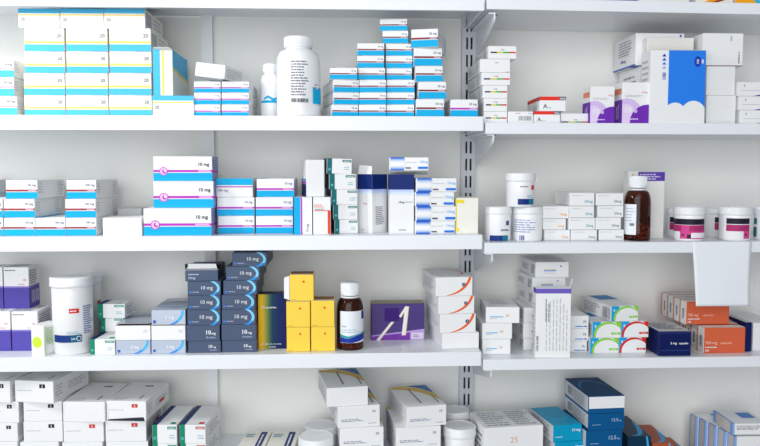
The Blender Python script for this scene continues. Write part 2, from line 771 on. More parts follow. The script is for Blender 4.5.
def d_silver(F, rr):
    p = F['front']
    p.band(0.40, 0.85, 0.55, 0.9, -80, 20, 0.01, 0.075, 0.04, col(70, 184, 240))
    p.band(0.40, 0.85, 0.55, 0.9, -80, -45, 0.01, 0.05, 0.05, col(40, 140, 226))
    p.text('5 mg', 0.66, 0.42, 0.2, WINK, 'r')
    p.rect(0.05, 0.12, 0.13, 0.32, col(60, 96, 180))
    t = F['top']
    t.disc(0.62, 0.45, 0.36, col(150, 162, 178), 0.3)
    t.band(0.6, 0.5, 0.42, 0.36, 180, 330, 0.02, 0.05, 0.02, col(70, 170, 230))


def d_whiteend(F, rr):
    p = F['front']
    p.lines(0.8, 0.52, 0.93, 0.72, 2, LTXT, 0.4, 5)
    t = F['top']
    t.rect(0, 0, 1, 1, SILVER)
    t.disc(0.6, 0.6, 0.3, col(150, 162, 178), 0.25)
    t.rect(0.03, 0.006, 0.97, 0.2, KRAFT)  # brown strip paints the darkness inside the gaping slit


def d_slate(F, rr):
    p = F['front']
    p.band(0.50, 0.5, 0.47, 0.66, -100, 78, 0.01, 0.075, 0.03, col(130, 210, 246))
    p.band(0.50, 0.5, 0.47, 0.66, -100, -25, 0.01, 0.06, 0.05, col(40, 150, 232))
    p.text('10 mg', 0.76, 0.42, 0.25, WINK, 'r', bold=False)
    p.rect(0.05, 0.17, 0.12, 0.28, col(70, 130, 226))
    p.lines(0.15, 0.17, 0.4, 0.3, 1, col(160, 170, 200), 0.5, 3)
    F['right'].lines(0.1, 0.2, 0.8, 0.8, 3, col(120, 130, 150), 0.3, 3)


def d_slate2(F, rr):
    p = F['front']
    p.text('10', 0.74, 0.42, 0.26, WINK, 'r')
    p.text('mg', 0.76, 0.42, 0.15, WINK, 'l')
    p.text('28 tablets', 0.88, 0.18, 0.11, col(170, 178, 204), 'r')
    p.rect(0, 0.93, 1, 0.96, col(90, 104, 134))


def d_slateopen(F, rr):
    p = F['front']
    p.rect(0.0, 0.97, 1, 1, WHITE)
    p.lines(0.1, 0.5, 0.5, 0.7, 1, col(190, 196, 214), 0.5, 4)
    p.text('10mg', 0.1, 0.2, 0.2, col(190, 196, 214))
    F['top'].rect(0.02, 0.02, 0.98, 0.6, DARK)  # shade inside the open mouth, painted on the top face


def d_gradient(F, rr):
    p = F['front']
    stops = [(0, (246, 190, 30)), (0.14, (236, 186, 40)), (0.3, (120, 140, 70)), (0.48, (16, 62, 92)), (0.75, (10, 30, 96)), (1.0, (10, 24, 86))]
    n = 28
    o = p.off()
    for i in range(n):
        t = (i + 0.5) / n
        for (a, ca), (b, cb) in zip(stops, stops[1:]):
            if a <= t <= b:
                s = (t - a) / (b - a)
                c = [ca[k] + (cb[k] - ca[k]) * s for k in range(3)]
        p.rect(i / n, 0, (i + 1) / n, 1, col(*c), o)
    p.text('375 mg tablete', 0.1, 0.745, 0.032, WINK)
    p.lines(0.08, 0.075, 0.98, 0.1, 1, col(200, 214, 230), 0.5, 4)
    p.text('20 tablete', 0.35, 0.025, 0.022, WINK)
    F['top'].rect(0, 0, 1, 1, NAVY)


def d_yellow(F, rr):
    p = F['front']
    p.disc(0.58, 0.73, 0.045, col(226, 92, 30))
    p.lines(0.06, 0.04, 0.34, 0.07, 1, col(180, 130, 20), 0.5, 3)
    F['top'].rect(0.03, 0.12, 0.97, 1, KRAFT)
    F['top'].rect(0.03, 0.0, 0.97, 0.2, GREYC)


def d_aviolet(F, rr):
    p = F['front']
    p.tri([(0, 0.0), (1, 0.0), (1, 0.30), (0, 0.13)], col(188, 156, 220))
    p.tri([(0, 0.0), (0.73, 0.0), (0.73, 0.21), (0, 0.1)], col(126, 62, 172))
    p.rect(0.75, 0.02, 0.98, 0.2, col(226, 212, 238))
    p.rect(0.25, 0.52, 0.52, 0.88, col(58, 20, 116))
    g = col(230, 192, 110)
    w = col(244, 240, 238)
    for dx, c in ((0.012, g), (0, w)):
        p.tri([(0.09 + dx, 0.0), (0.15 + dx, 0.0), (0.42 + dx, 0.5), (0.37 + dx, 0.5)], c)
        p.tri([(0.57 + dx, 0.13), (0.64 + dx, 0.13), (0.70 + dx, 0.92), (0.63 + dx, 0.9)], c)
        p.tri([(0.52 + dx, 0.66), (0.55 + dx, 0.62), (0.68 + dx, 0.92), (0.64 + dx, 0.93)], c)
    p.lines(0.8, 0.08, 0.9, 0.16, 2, TXT, 0.4, 4)
    F['left'].rect(0, 0, 1, 1, col(84, 60, 130))
    F['top'].rect(0, 0, 1, 1, col(160, 150, 130))


def d_oarc(F, rr):
    p = F['front']
    p.band(0.26, 1.2, 0.72, 1.18, -88, 10, 0.01, 0.07, 0.05, col(240, 106, 44))
    p.disc(0.76, 0.6, 0.1, col(60, 62, 120))
    p.text('1', 0.765, 0.54, 0.12, WINK, 'c')
    F['left'].lines(0.1, 0.2, 0.9, 0.8, 4, LTXT, 0.3, 3)
    F['top'].band(0.35, 0.5, 0.6, 0.4, -60, 80, 0.02, 0.05, 0.02, col(240, 106, 44))


def d_blur(t='16', c=(236, 150, 110)):
    def fn(F, rr):
        p = F['front']
        p.rect(0.12, 0.36, 0.52, 0.42, col(110, 176, 230))
        p.lines(0.12, 0.24, 0.4, 0.33, 1, LTXT, 0.5, 4)
        p.text(t, 0.6, 0.4, 0.16, col(*c))
        F['left'].lines(0.6, 0.2, 0.92, 0.8, 5, LTXT, 0.5, 5)
        F['left'].lines(0.05, 0.3, 0.4, 0.7, 3, LTXT, 0.5, 6)
        F['top'].lines(0.2, 0.3, 0.8, 0.9, 4, LTXT, 0.3, 7)
    return fn


def d_orgblue(F, rr):
    p = F['front']
    p.rect(0.25, 0.4, 0.62, 0.47, col(70, 160, 226))
    p.rect(0.25, 0.50, 0.6, 0.54, col(240, 190, 140))
    p.disc(0.76, 0.72, 0.05, col(60, 70, 140))
    p.lines(0.25, 0.25, 0.7, 0.34, 1, LTXT, 0.4, 4)
    F['left'].lines(0.72, 0.2, 0.96, 0.8, 6, TXT, 0.5, 5)
    F['left'].lines(0.1, 0.3, 0.5, 0.7, 3, LTXT, 0.5, 6)


def d_leaflet(F, rr):
    p = F['front']
    p.rect(0, 0.925, 1, 0.995, col(112, 92, 190))
    p.vlines(0.28, 0.1, 0.95, 0.88, 7, LTXT, 0.22, 4)
    p.vlines(0.26, 0.52, 0.42, 0.88, 2, TXT, 0.3, 5)
    p.bars(0.02, 0.1, 0.08, 0.32, 14, TXT, vert=True)
    F['left'].rect(0, 0.925, 1, 0.995, col(92, 72, 170))
    F['left'].lines(0.1, 0.1, 0.9, 0.8, 12, LTXT, 0.3, 5)


def d_bluelines(F, rr):
    p = F['front']
    p.rect(0.55, 0.12, 0.82, 0.2, col(50, 130, 220))
    p.rect(0.84, 0.12, 0.95, 0.2, col(80, 90, 130))
    p.text('75', 0.92, 0.42, 0.2, col(90, 110, 170), 'r')


def d_arch(c, t):
    def fn(F, rr):
        p = F['front']
        p.rect(0, 0, 0.3, 1, col(10, 166, 230))
        p.tri([(0.8, 1), (1, 1), (1, 0.6)], c)
        o = p.off()
        p.disc(0.56, 0.2, 0.92, c, 0.80, 40)
        p.disc(0.60, 0.14, 0.86, WHITE, 0.74, 40)
        p.rect(0.66, 0.2, 0.99, 0.34, c)
        p.text(t, 0.74, 0.23, 0.08, WINK)
        p.text('8', 0.07, 0.66, 0.16, WINK)
        p.rect(0.0, 0.0, 1, 0.02, GREYC)
        q = F['left']
        q.bars(0.72, 0.1, 0.95, 0.85, 8, TXT)
        q.lines(0.1, 0.2, 0.65, 0.9, 5, TXT, 0.3, 5)
        F['top'].rect(0, 0.6, 1, 1, col(40, 130, 190))
        F['top'].rect(0, 0, 0.25, 1, WHITE)
    return fn


LIME = col(140, 212, 60)
CRIM = col(214, 44, 40)


def d_navybox(F, rr):
    p = F['front']
    p.text('5 mg', 0.36, 0.48, 0.09, WINK)
    p.text('capsules', 0.62, 0.48, 0.08, WINK)
    p.rect(0.05, 0.22, 0.98, 0.24, col(60, 74, 140))
    p.rect(0, 0.93, 1, 0.95, col(60, 74, 140))
    F['top'].rect(0.0, 0.0, 1, 1, GREYC)
    F['top'].lines(0.1, 0.2, 0.9, 0.9, 6, TXT, 0.4, 3)
    F['left'].rect(0.3, 0, 0.35, 1, col(70, 80, 150))


def d_orange(F, rr):
    p = F['front']
    p.rect(0, 0, 0.012, 1, OFFW)
    p.text('750 mg', 0.05, 0.36, 0.11, col(250, 220, 200), bold=False)
    p.text('capsules', 0.4, 0.36, 0.1, col(246, 200, 176), bold=False)
    p.lines(0.05, 0.2, 0.4, 0.28, 1, WINK, 0.5, 4)
    p.text('100', 0.05, 0.07, 0.08, WINK)
    q = F['left']
    q.rect(0, 0, 1, 1, OFFW)
    q.rect(0.0, 0, 0.16, 1, col(222, 110, 70))
    q.vlines(0.42, 0.25, 0.8, 0.8, 1, col(80, 110, 150), 0.6, 4)
    F['top'].rect(0, 0, 1, 1, OFFW)
    F['top'].rect(0, 0.85, 1, 1, col(222, 110, 70))


def d_rowd(tag_=BLK, t='5', lab=True):
    def fn(F, rr):
        p = F['front']
        if lab:
            p.rect(0.64, 0.68, 0.79, 0.86, tag_)
            p.text(t, 0.715, 0.71, 0.1, WINK, 'c')
            p.lines(0.06, 0.52, 0.55, 0.6, 1, LTXT, 0.4, 4)
        tp = F['top']
        tp.lines(0.1, 0.05, 0.5, 0.2, 3, LTXT, 0.3, rr.randint(0, 50))
        tp.rect(0.5, 0.75, 0.72, 0.8, col(90, 96, 120))
        tp.rect(0.75, 0.1, 0.78, 0.3, TXT)
        q = F['right']
        q.lines(0.05, 0.25, 0.25, 0.8, 4, LTXT, 0.4, rr.randint(0, 50))
        q.lines(0.4, 0.3, 0.9, 0.7, 3, LTXT, 0.3, 5)
        if tag_ is not BLK and lab:
            q.rect(0.55, 0.35, 0.75, 0.5, tag_)
    return fn


def d_goldtop(lab=True):
    def fn(F, rr):
        p = F['front']
        if lab:
            p.lines(0.08, 0.28, 0.62, 0.42, 2, col(120, 124, 160), 0.45, 4)
            p.text('10', 0.86, 0.66, 0.12, TXT, 'c')
            p.lines(0.72, 0.12, 0.95, 0.2, 1, LTXT, 0.5, 5)
        t = F['top']
        t.tri([(0.0, 0.99), (0.4, 0.99), (0.75, 0.84), (1, 0.55), (1, 0.24), (0.7, 0.62), (0.4, 0.80), (0, 0.88)], col(220, 188, 96))
        t.tri([(0.45, 1), (1, 1), (1, 0.57), (0.76, 0.85)], col(66, 112, 176))
        t.rect(0.42, 0.15, 0.46, 0.85, TXT)
        t.rect(0.86, 0.12, 0.89, 0.5, TXT)
        F['left'].lines(0.1, 0.15, 0.9, 0.85, 5, LTXT, 0.3, 4)
        F['right'].rect(0.4, 0, 1, 1, col(66, 112, 176))
        F['right'].rect(0.2, 0, 0.4, 1, col(206, 170, 70))
    return fn


def d_25(F, rr):
    p = F['front']
    p.text('25', 0.5, 0.76, 0.085, col(236, 150, 140), 'c', bold=False)
    p.lines(0.15, 0.68, 0.62, 0.72, 1, TXT, 0.5, 3)
    t = F['top']
    t.lines(0.08, 0.08, 0.5, 0.95, 7, TXT, 0.22, 3)
    t.lines(0.56, 0.08, 0.95, 0.95, 7, TXT, 0.22, 5)
    F['left'].lines(0.1, 0.2, 0.9, 0.9, 8, TXT, 0.35, 6)


def d_cyan(F, rr):
    p = F['front']
    p.text('10 mg', 0.95, 0.6, 0.16, WINK, 'r')
    p.lines(0.08, 0.26, 0.4, 0.36, 1, WINK, 0.4, 3)
    t = F['top']
    t.band(0.5, 0.6, 0.4, 0.34, 160, 350, 0.01, 0.09, 0.01, col(70, 176, 216))
    F['left'].rect(0, 0, 1, 1, GREYC)
    F['left'].lines(0.1, 0.2, 0.9, 0.9, 5, TXT, 0.35, 6)


def d_deep(flapw=False):
    def fn(F, rr):
        p = F['front']
        if flapw:
            p.rect(0.0, 0.30, 1, 0.97, WHITE)
        else:
            p.text('12.5', 0.82, 0.52, 0.18, col(200, 220, 240), 'r', bold=False)
            p.text('mg', 0.84, 0.52, 0.09, col(200, 220, 240), 'l', bold=False)
            p.lines(0.1, 0.3, 0.4, 0.38, 1, col(140, 180, 220), 0.5, 3)
        t = F['top']
        t.rect(0, 0, 1, 1, col(18, 70, 110))
        t.band(0.5, 0.45, 0.42, 0.38, 0, 190, 0.02, 0.1, 0.03, col(40, 120, 176))
        q = F['left']
        q.rect(0.02, 0.1, 0.97, 0.95, GREYC)
        q.bars(0.15, 0.3, 0.35, 0.8, 8)
        q.lines(0.4, 0.2, 0.9, 0.85, 5, TXT, 0.35, 6)
    return fn


def d_swoosh(F, rr):
    t = F['top']
    t.band(0.42, 0.5, 0.55, 0.47, -110, 25, 0.02, 0.22, 0.04, col(60, 170, 226))
    p = F['front']
    p.text('10', 0.7, 0.5, 0.2, WINK, 'r')
    p.band(0.5, 0.5, 0.46, 0.78, -60, 78, 0.02, 0.1, 0.03, col(60, 170, 226))


def d_edge(F, rr):
    b = col(132, 172, 232)
    for f in ('front',):
        p = F[f]
        p.rect(0, 0, 0.06, 1, b)
        p.lines(0.12, 0.45, 0.95, 0.85, 4, TXT, 0.4, 5)
    q = F['left']
    q.rect(0, 0, 1, 1, col(214, 208, 200))
    q.rect(0.0, 0, 0.16, 1, b)
    q.rect(0.9, 0, 1, 1, b)
    t = F['top']
    t.rect(0, 0, 0.06, 1, b)
    t.rect(0.5, 0.4, 0.9, 0.8, col(90, 140, 210))


def d_lidnavy(F, rr):
    t = F['top']
    t.rect(0.62, 0.0, 0.86, 0.95, NAVYI)
    t.vlines(0.68, 0.1, 0.8, 0.85, 1, WINK, 0.5, 2)
    t.lines(0.1, 0.68, 0.45, 0.86, 2, col(90, 150, 190), 0.5, 6)
    F['front'].rect(0.62, 0, 0.86, 1, NAVYI)


# ------------------------------------------------------------------ the setting
WALLY = 0.2422
wm = mat('painted_back_wall', (241, 241, 237), rough=0.75, var=0.015, scale=3, bump=0.05)
mb = MB()
mb.box(-2.2, 2.2, WALLY, WALLY + 0.08, 0.0, 2.9, wm)
struct(mb.build('wall_back'))
mb = MB()
mb.box(-2.2, 2.2, -3.2, WALLY, -0.05, 0.0, mat('grey_vinyl_floor', (170, 172, 174), rough=0.4, var=0.05, scale=6))
struct(mb.build('floor'))

# pixel rows of the lower front edges, left bay and right bay
XL0, XL1 = at(-260, 170, 0).x, at(482.6, 170, 0).x
XR0, XR1 = at(485.2, 170, 0).x, at(1010, 170, 0).x
LIPL = 0.0318
LIPR = 0.0248
zl = [at(240, y, 0).z for y in (8.2, 130.4, 250.5, 369.0)]
zl.append(zl[3] - (zl[2] - zl[3]))
zr = [at(640, 13.2, 0).z, at(620, 134.3, 0).z, at(620, 253.2, 0).z, at(620, 368.8, 0).z]
zr.append(at(620, 508, 0).z)
DL = [z + LIPL for z in zl]
DR = [z + LIPR for z in zr]
lev = ['highest', 'second', 'third', 'fourth', 'lowest']
for i, z in enumerate(zl):
    root = bpy.data.objects.new('metal_shelf', None)
    C.objects.link(root)
    root.location = ((XL0 + XL1) / 2, 0.12, z)
    w = (XL1 - XL0) / 2
    m = MB()
    m.box(-w, w, -0.1185, 0.119, LIPL - 0.003, LIPL, SHELF)
    m.build('deck', root)
    m = MB()
    m.box(-w, w, -0.12, -0.1186, 0.0, LIPL, SHELF, 0.0006)
    m.box(-w, w, -0.1186, -0.108, 0.0, 0.0014, SHELF)
    m.build('front_lip', root)
    for s in (-1, 1):
        m = MB()
        m.box(min(s * w, s * (w + 0.0014)), max(s * w, s * (w + 0.0014)), -0.1185, 0.119, 0.002, LIPL, SHELF)
        m.box(min(s * w, s * (w - 0.007)), max(s * w, s * (w - 0.007)), -0.108, 0.119, 0.002, 0.0032, SHELF)
        m.build('side_flange', root)
    tag(root, 'white metal tray shelf with deep front lip, %s one in the wide left bay' % lev[i], 'shelf', 'tray shelves of the left bay')
for i, z in enumerate(zr):
    m = MB()
    w = (XR1 - XR0) / 2
    m.box(-w, w, -0.12, 0.119, 0, LIPR, SHELF, 0.0012)
    o = m.build('shelf_board')
    o.location = ((XR0 + XR1) / 2, 0.12, z)
    if i == 0:
        o.rotation_euler = (0, R(0.5), 0)
    tag(o, 'smooth white shelf board, %s one in the right bay' % lev[i], 'shelf', 'shelf boards of the right bay')

# slotted uprights
ups = [(467.8, 'slotted grey upright post between the left and right bays', True), (209, 'grey upright post on the wall in the left bay', False)]
for px, lab, slots in ups:
    c = at(px, 170, WALLY - 0.012)
    root = bpy.data.objects.new('shelf_upright', None)
    C.objects.link(root)
    root.location = (c.x, WALLY - 0.006, 0.02)
    m = MB()
    PM = POST if slots else POSTL
    hw = 0.0175 if slots else 0.0135
    H = 2.7
    m.box(-hw, -hw + 0.0015, -0.009, 0.0055, 0, H, PM)
    m.box(hw - 0.0015, hw, -0.009, 0.0055, 0, H, PM)
    if not slots:
        m.box(-hw, hw, -0.0105, -0.009, 0, H, PM)
    else:
        sx = (-0.0105, -0.0015, -0.0005, 0.0)
        cols_ = [(-hw, -0.0048 - 0.0025), (-0.0048 + 0.0025 - 0.0002, 0.0062 - 0.0025), (0.0062 + 0.0025, hw)]
        for a, b in cols_:
            m.box(a, b, -0.0105, -0.009, 0, H, PM)
        z0 = 0.01
        while z0 < H:
            for cx in (-0.0048, 0.0062):
                m.box(cx - 0.0026, cx + 0.0026, -0.0105, -0.009, z0, z0 + 0.0135, PM)
            z0 += 0.0428
    m.build('channel', root)
    m = MB()
    m.box(-hw + 0.002, hw - 0.002, -0.001, 0.0055, 0, H, DARK if slots else POSTL)  # slotted post: back coloured dark as the shade inside the slots
    bk = m.build('channel_back', root)
    tag(root, lab, 'upright')

# brackets carrying the right-hand boards
for i, z in enumerate(zr):
    xa = at(487.5, 170, 0).x
    xb = at(493.6, 170, 0).x
    root = bpy.data.objects.new('shelf_bracket', None)
    C.objects.link(root)
    root.location = ((xa + xb) / 2, WALLY - 0.018, z)
    hw = (xb - xa) / 2
    dep = WALLY - 0.018
    for s in (1,):
        m = MB()
        prof = [(0, -0.0005), (-dep + 0.006, -0.0005), (-dep + 0.006, -0.015), (-dep + 0.012, -0.0205), (0, -0.068)]
        n = len(prof)
        x0_, x1_ = s * hw - 0.0012, s * hw + 0.0016
        pts = [(x0_, y, q) for y, q in prof] + [(x1_, y, q) for y, q in prof]
        fs = [tuple(range(n)), tuple(range(2 * n - 1, n - 1, -1))] + [(k, k + n, (k + 1) % n + n, (k + 1) % n) for k in range(n)]
        m.grid(pts, fs, SHELF)
        m.build('side_plate', root)
    m = MB()
    m.box(-hw, hw - 0.0012, -dep + 0.0062, 0, -0.0030, -0.0006, SHELF)
    m.build('top_web', root)
    m = MB()
    m.lathe([(0.0, -0.0012), (0.003, -0.0012), (0.003, 0.0)], DARK, 12)
    sc = m.build('screw', root)
    sc.location = (hw + 0.008, -dep + 0.03, -0.0006)
    tag(root, 'white sheet metal bracket under the %s right shelf board' % lev[i], 'bracket', 'brackets on the slotted post')

# ------------------------------------------------------------------ round things
def circle_fit(xa, xb, Yc, py):
    """plan centre and radius of the upright cylinder seen between two pixel columns"""
    a, b = ray(xa, py).xy.normalized(), ray(xb, py).xy.normalized()
    c = (a + b).normalized()
    t = (Yc - EYE.y) / c.y
    return EYE.x + c.x * t, t * math.sqrt(max(0, 1 - a.dot(c) ** 2))


def rootat(name, cx, Yc, z, label, cat, group=None):
    p = Vector((cx, Yc, z))
    o = bpy.data.objects.new(name, None)
    C.objects.link(o)
    o.location = (p.x, Yc, z)
    tag(o, label, cat, group)
    return o


def pxw(px, Yc):
    """metres per pixel at depth Yc"""
    return px * (Yc - EYE.y) / FPX


def cyl(m, Rr, H, cx, hw, Yc, z):
    """painter wrapped round a cylinder; u 0..1 spans the half that faces the room; U and V turn photo pixels into fractions"""
    X = circle_fit(cx - hw, cx + hw, Yc, 170)[0]
    phi = -math.atan2(X - EYE.x, Yc - EYE.y)
    p = Paint(m, lambda a, b, o: (math.sin((a / Rr) - PI / 2 + phi) * (Rr + o), -math.cos((a / Rr) - PI / 2 + phi) * (Rr + o), b), PI * Rr, H, True)
    p.U = lambda px: 0.5 + math.asin(max(-1, min(1, (px - cx) / hw))) / PI
    p.V = lambda py: (at(cx, py, Yc - Rr * 0.9).z - z) / H

    def pr(xa, ya, xb, yb, mm):
        p.rect(p.U(xa), p.V(yb), p.U(xb), p.V(ya), mm)
    p.pr = pr

    def pl(xa, ya, xb, yb, n, mm, fill=0.4, seed=1):
        p.lines(p.U(xa), p.V(yb), p.U(xb), p.V(ya), n, mm, fill, seed)
    p.pl = pl
    return p


def tub(x0, x1, ytop, z, Yc, label, paint, lidh=8, lidw=1.5, group=None, taper=0.985, tab=None, name='plastic_tub'):
    """wide mouthed tub with an overhanging lid"""
    cx = (x0 + x1) / 2
    X, Rr = circle_fit(x0, x1, Yc, ytop + 15)
    rt = rootat(name, X, Yc, z + 0.0003, label, 'tub', group)
    Rr *= 0.985
    H = at(cx, ytop, Yc - Rr if ytop < 170 else Yc - Rr).z - z
    lh = pxw(lidh, Yc)
    lr = Rr + pxw(lidw, Yc)
    m = MB()
    m.lathe([(Rr * taper * 0.93, 0), (Rr * taper, 0.003), (Rr, H - lh - 0.006), (Rr * 1.0, H - lh + 0.004), (Rr * 0.9, H - lh + 0.006)], PLAST)
    m.build('body', rt)
    m = MB()
    zl_ = H - lh
    m.lathe([(lr * 0.97, zl_ - 0.001), (lr, zl_), (lr, zl_ + lh * 0.3), (lr * 0.985, zl_ + lh * 0.36), (lr * 0.985, H - 0.003), (lr * 0.96, H - 0.0008), (lr * 0.93, H), (lr * 0.90, H), (lr * 0.885, H - 0.0015)], LIDM)
    lid_o = m.build('lid', rt)
    if tab is not None:
        m = MB()
        c, s = math.cos(R(tab)), math.sin(R(tab))
        for q0, q1, b0, b1 in ((0.98, 1.0, -0.006, 0.006), (1.0, 1.1, -0.0045, 0.0045)):
            pts = []
            for zz in (zl_ + 0.0005, zl_ + 0.004):
                for q, b in ((q0, b0), (q1, b0), (q1, b1), (q0, b1)):
                    pts.append((lr * q * c - b * s, lr * q * s + b * c, zz))
            m.grid(pts, [(3, 2, 1, 0), (4, 5, 6, 7), (0, 1, 5, 4), (1, 2, 6, 5), (2, 3, 7, 6), (3, 0, 4, 7)], LIDM)
        m.build('tear_tab', lid_o)
    if paint:
        m = MB()
        p = cyl(m, Rr * 1.003, H, cx, (x1 - x0) / 2, Yc, z)
        paint(p)
        m.build('label', rt)
    return z + 0.0003 + H


def pill_bottle(cx, hw, ytop, z, Yc, label, caphw, caph, paint, shoulder=12, name='pill_bottle', matb=PLAST, neck=2, phi=0):
    X, Rr = circle_fit(cx - hw, cx + hw, Yc, ytop + 30)
    rt = rootat(name, X, Yc, z + 0.0003, label, 'bottle')
    cr = Rr * caphw / hw
    H = at(cx, ytop, Yc).z - z
    ch, sh, nk = pxw(caph, Yc), pxw(shoulder, Yc), pxw(neck, Yc)
    zc = H - ch
    m = MB()
    prof = [(Rr * 0.93, 0), (Rr * 0.98, 0.0015), (Rr, 0.005)]
    zs = zc - nk - sh
    for i in range(9):
        t = i / 8 * PI / 2
        prof.append((cr * 0.9 + (Rr - cr * 0.9) * math.cos(t) ** 0.8 if i < 8 else cr * 0.9, zs + sh * math.sin(t)))
    prof += [(cr * 0.88, zc + 0.001), (cr * 0.88, H - 0.004)]
    m.lathe(prof, matb)
    m.build('body', rt)
    m = MB()
    m.lathe([(cr * 0.98, zc), (cr, zc + 0.001), (cr, zc + ch * 0.15), (cr * 0.975, zc + ch * 0.18), (cr * 0.975, H - 0.002), (cr * 0.93, H), (0.0001, H)], LIDM, 64)
    # ribs on the cap
    for i in range(48):
        a = 2 * PI * i / 48
        c, s = math.cos(a), math.sin(a)
        q = cr * 0.97
        t = 0.0006
        w = cr * 0.025
        m.grid([(q * c + w * s, q * s - w * c, zc + ch * 0.22), (q * c - w * s, q * s + w * c, zc + ch * 0.22), ((q + t) * c, (q + t) * s, zc + ch * 0.22),
                (q * c + w * s, q * s - w * c, H - 0.003), (q * c - w * s, q * s + w * c, H - 0.003), ((q + t) * c, (q + t) * s, H - 0.003)],
               [(0, 3, 5, 2), (2, 5, 4, 1), (3, 4, 5)], LIDM)
    m.build('cap', rt)
    if matb is AMBER:
        m = MB()
        m.lathe([(cr * 0.93, zc - 0.006), (cr * 1.0, zc - 0.0055), (cr * 1.0, zc - 0.0022), (cr * 0.93, zc - 0.0018)], LIDM)
        m.build('neck_ring', rt)
    if paint:
        m = MB()
        p = cyl(m, Rr * 1.004, H, cx, hw, Yc, z)
        paint(p)
        m.build('label', rt)
    return rt, Rr, H

# ================================================================== ITEMS
# ------------------------------------------------------------------ top row, left bay (stands on DL[1])
D1 = DL[1]
g = 'yellow striped boxes at the left of the top row'
YB = 'white box with yellow line and blue band'
for k, (xa, xb, nm) in enumerate([(24, 64.8, 'left'), (65.8, 108, 'middle'), (109, 151.5, 'right')]):
    t = stack(YB, 'in %s column' % nm, [(xa, xb, 95.3), (xa - 0.5, xb - 0.5, 73.2), (xa + 0.3, xb - 0.3, 51.5), (xa, xb - 1, 28.2)], D1, design=d_yel(), group=g, d=0.165, Y=0.03, body=CREAM)
    if nm == 'left':
        tl = t[-1]
TY = tl
for xa, xb, lab in ((18, 59.3, 'leftmost of three upturned boxes with blue strip on top, under the highest shelf'),
                    (60, 103.3, 'middle one of three upturned boxes with blue strip on top, under highest shelf'),
                    (103.9, 144.8, 'rightmost of three upturned boxes with blue strip on top, under highest shelf')):
    carton(xa, xb, 8.6, TY + 0.0006, 0.03, 0.165, d_yel(True), lab, g, body=CREAM)
stack('pink lined box with pale blue band', 'at far left of top row', [(-22, 16.8, 96.3), (-24, 13.6, 77.3), (-24, 13.6, 59.8)], D1, design=d_red(col(236, 170, 214), BLUE_WASHED), d=0.13, group='pink lined boxes at the left edge')
zt = carton(152.3, 193.6, 95.6, D1, 0.028, 0.165, d_yel(True), 'upturned white box with blue upper strip, beneath the box standing on edge', g)
carton(152.6, 172.3, 49.8, zt + 0.0003, 0.03, 0.16, d_stand, 'white box standing on its long edge with vertical blue stripe, top row', g, body=CREAM,
       flap=lambda w, d, h: [(((-w / 2, 0.0, h + 0.0006), (w / 2, 0.0, h + 0.0006), (w / 2 - 0.004, -0.012, h + 0.004), (-w / 2 + 0.004, -0.012, h + 0.004)), WHITE)])
PB = 'white box with magenta line over blue'
g = 'magenta lined boxes beside the small white bottle'
for xa, xb, nm in ((194, 220.6, 'left'), (221.6, 249, 'right')):
    t = stack(PB, 'in %s column before small bottle' % nm, [(xa, xb - 0.3, 104.4), (xa, xb, 92.6), (xa, xb, 81.4)], D1, design=d_red(MAG, BLUE, '10 mg', s0=0.35), group=g, d=0.165, Y=0.032)
    tp = t[-1]
carton(194.5, 224.2, 63.4, tp + 0.0075, 0.03, 0.12, d_blankside, 'plain white box lying tilted and half open on the magenta lined boxes', rot=-10, roll=7, yb=77,
       flap=lambda w, d, h: [(((-w / 2 + 0.004, 0, -0.0008), (w / 2 - 0.004, 0, -0.0008), (w / 2 - 0.008, 0.02, -0.0045), (-w / 2 + 0.012, 0.02, -0.0045)), GREYC)])


def pt_small(p):
    p.pr(261.5, 100.5, 282, 103, BLUE)
    p.tri([(p.U(264), p.V(98)), (p.U(268), p.V(95.5)), (p.U(273), p.V(98.5)), (p.U(279), p.V(96.5)), (p.U(279), p.V(98.5)), (p.U(273), p.V(101)), (p.U(268), p.V(98)), (p.U(264), p.V(100))][::-1], BLUE)


pill_bottle(271.5, 11, 64.5, D1, 0.115, 'small white plastic bottle with blue wave mark, behind the big white bottle', 8, 8.5, pt_small)


def pt_big(p):
    p.pl(291, 60, 308, 96, 13, TXT, 0.4, 5)
    p.bars(p.U(291), p.V(102.6), p.U(307.5), p.V(98.6), 18)
    p.pr(311.8, 87, 319.6, 103.5, BLUE)
    p.disc(p.U(315.8), p.V(86), 0.036, col(196, 50, 70))
    p.rect(p.U(315.2), p.V(88.5), p.U(316.6), p.V(83.5), WINK)
    p.rect(p.U(313.6), p.V(86.8), p.U(317.8), p.V(85.2), WINK)


pill_bottle(298.3, 21.8, 37.8, D1, 0.065, 'big white plastic pill bottle with barcode label on the top row', 14.5, 10.5, pt_big, shoulder=13)

RB = 'white box with red line over blue'
g = 'red lined blue boxes beside the big white bottle'
stack(RB, 'in the column nearest big bottle', [(332, 358.3, 104.6, dict(rot=10)), (333.8, 359.2, 92.4, dict(rot=10)), (333.8, 359.2, 79.6, dict(rot=10)), (329.8, 357.4, 67.8)], D1, Y=0.03, design=d_red(), group=g)
stack(RB, 'in second column from big bottle', [(358.9, 386, 104.6), (359.5, 386.4, 92.4), (359.5, 386.3, 79.8), (358.3, 385.3, 67.9), (357.2, 384.2, 55.7), (357.4, 384.3, 43.2)], D1, Y=0.04, design=d_red(), group=g)
stack(RB, 'of the tallest blue banded column', [(386.6, 414.2, 104.6), (387, 414.6, 92.4), (387, 414.6, 79.8), (386.6, 412, 68.2), (385.9, 412.4, 55.8), (385.9, 412.6, 43.6), (382.6, 408.2, 30.8, dict(rot=-5)), (379.7, 407.3, 18.8, dict(rot=-7))], D1, Y=0.045, design=d_red(), group=g)
stack(RB, 'of column right of tallest one', [(416.4, 444.3, 99), (418.6, 446.2, 81.7), (415.6, 442.8, 66), (414.2, 442.2, 48), (411.2, 438, 29, dict(rot=-15, d=0.14))], D1, Y=0.025, design=d_red(), group=g, d=0.15)
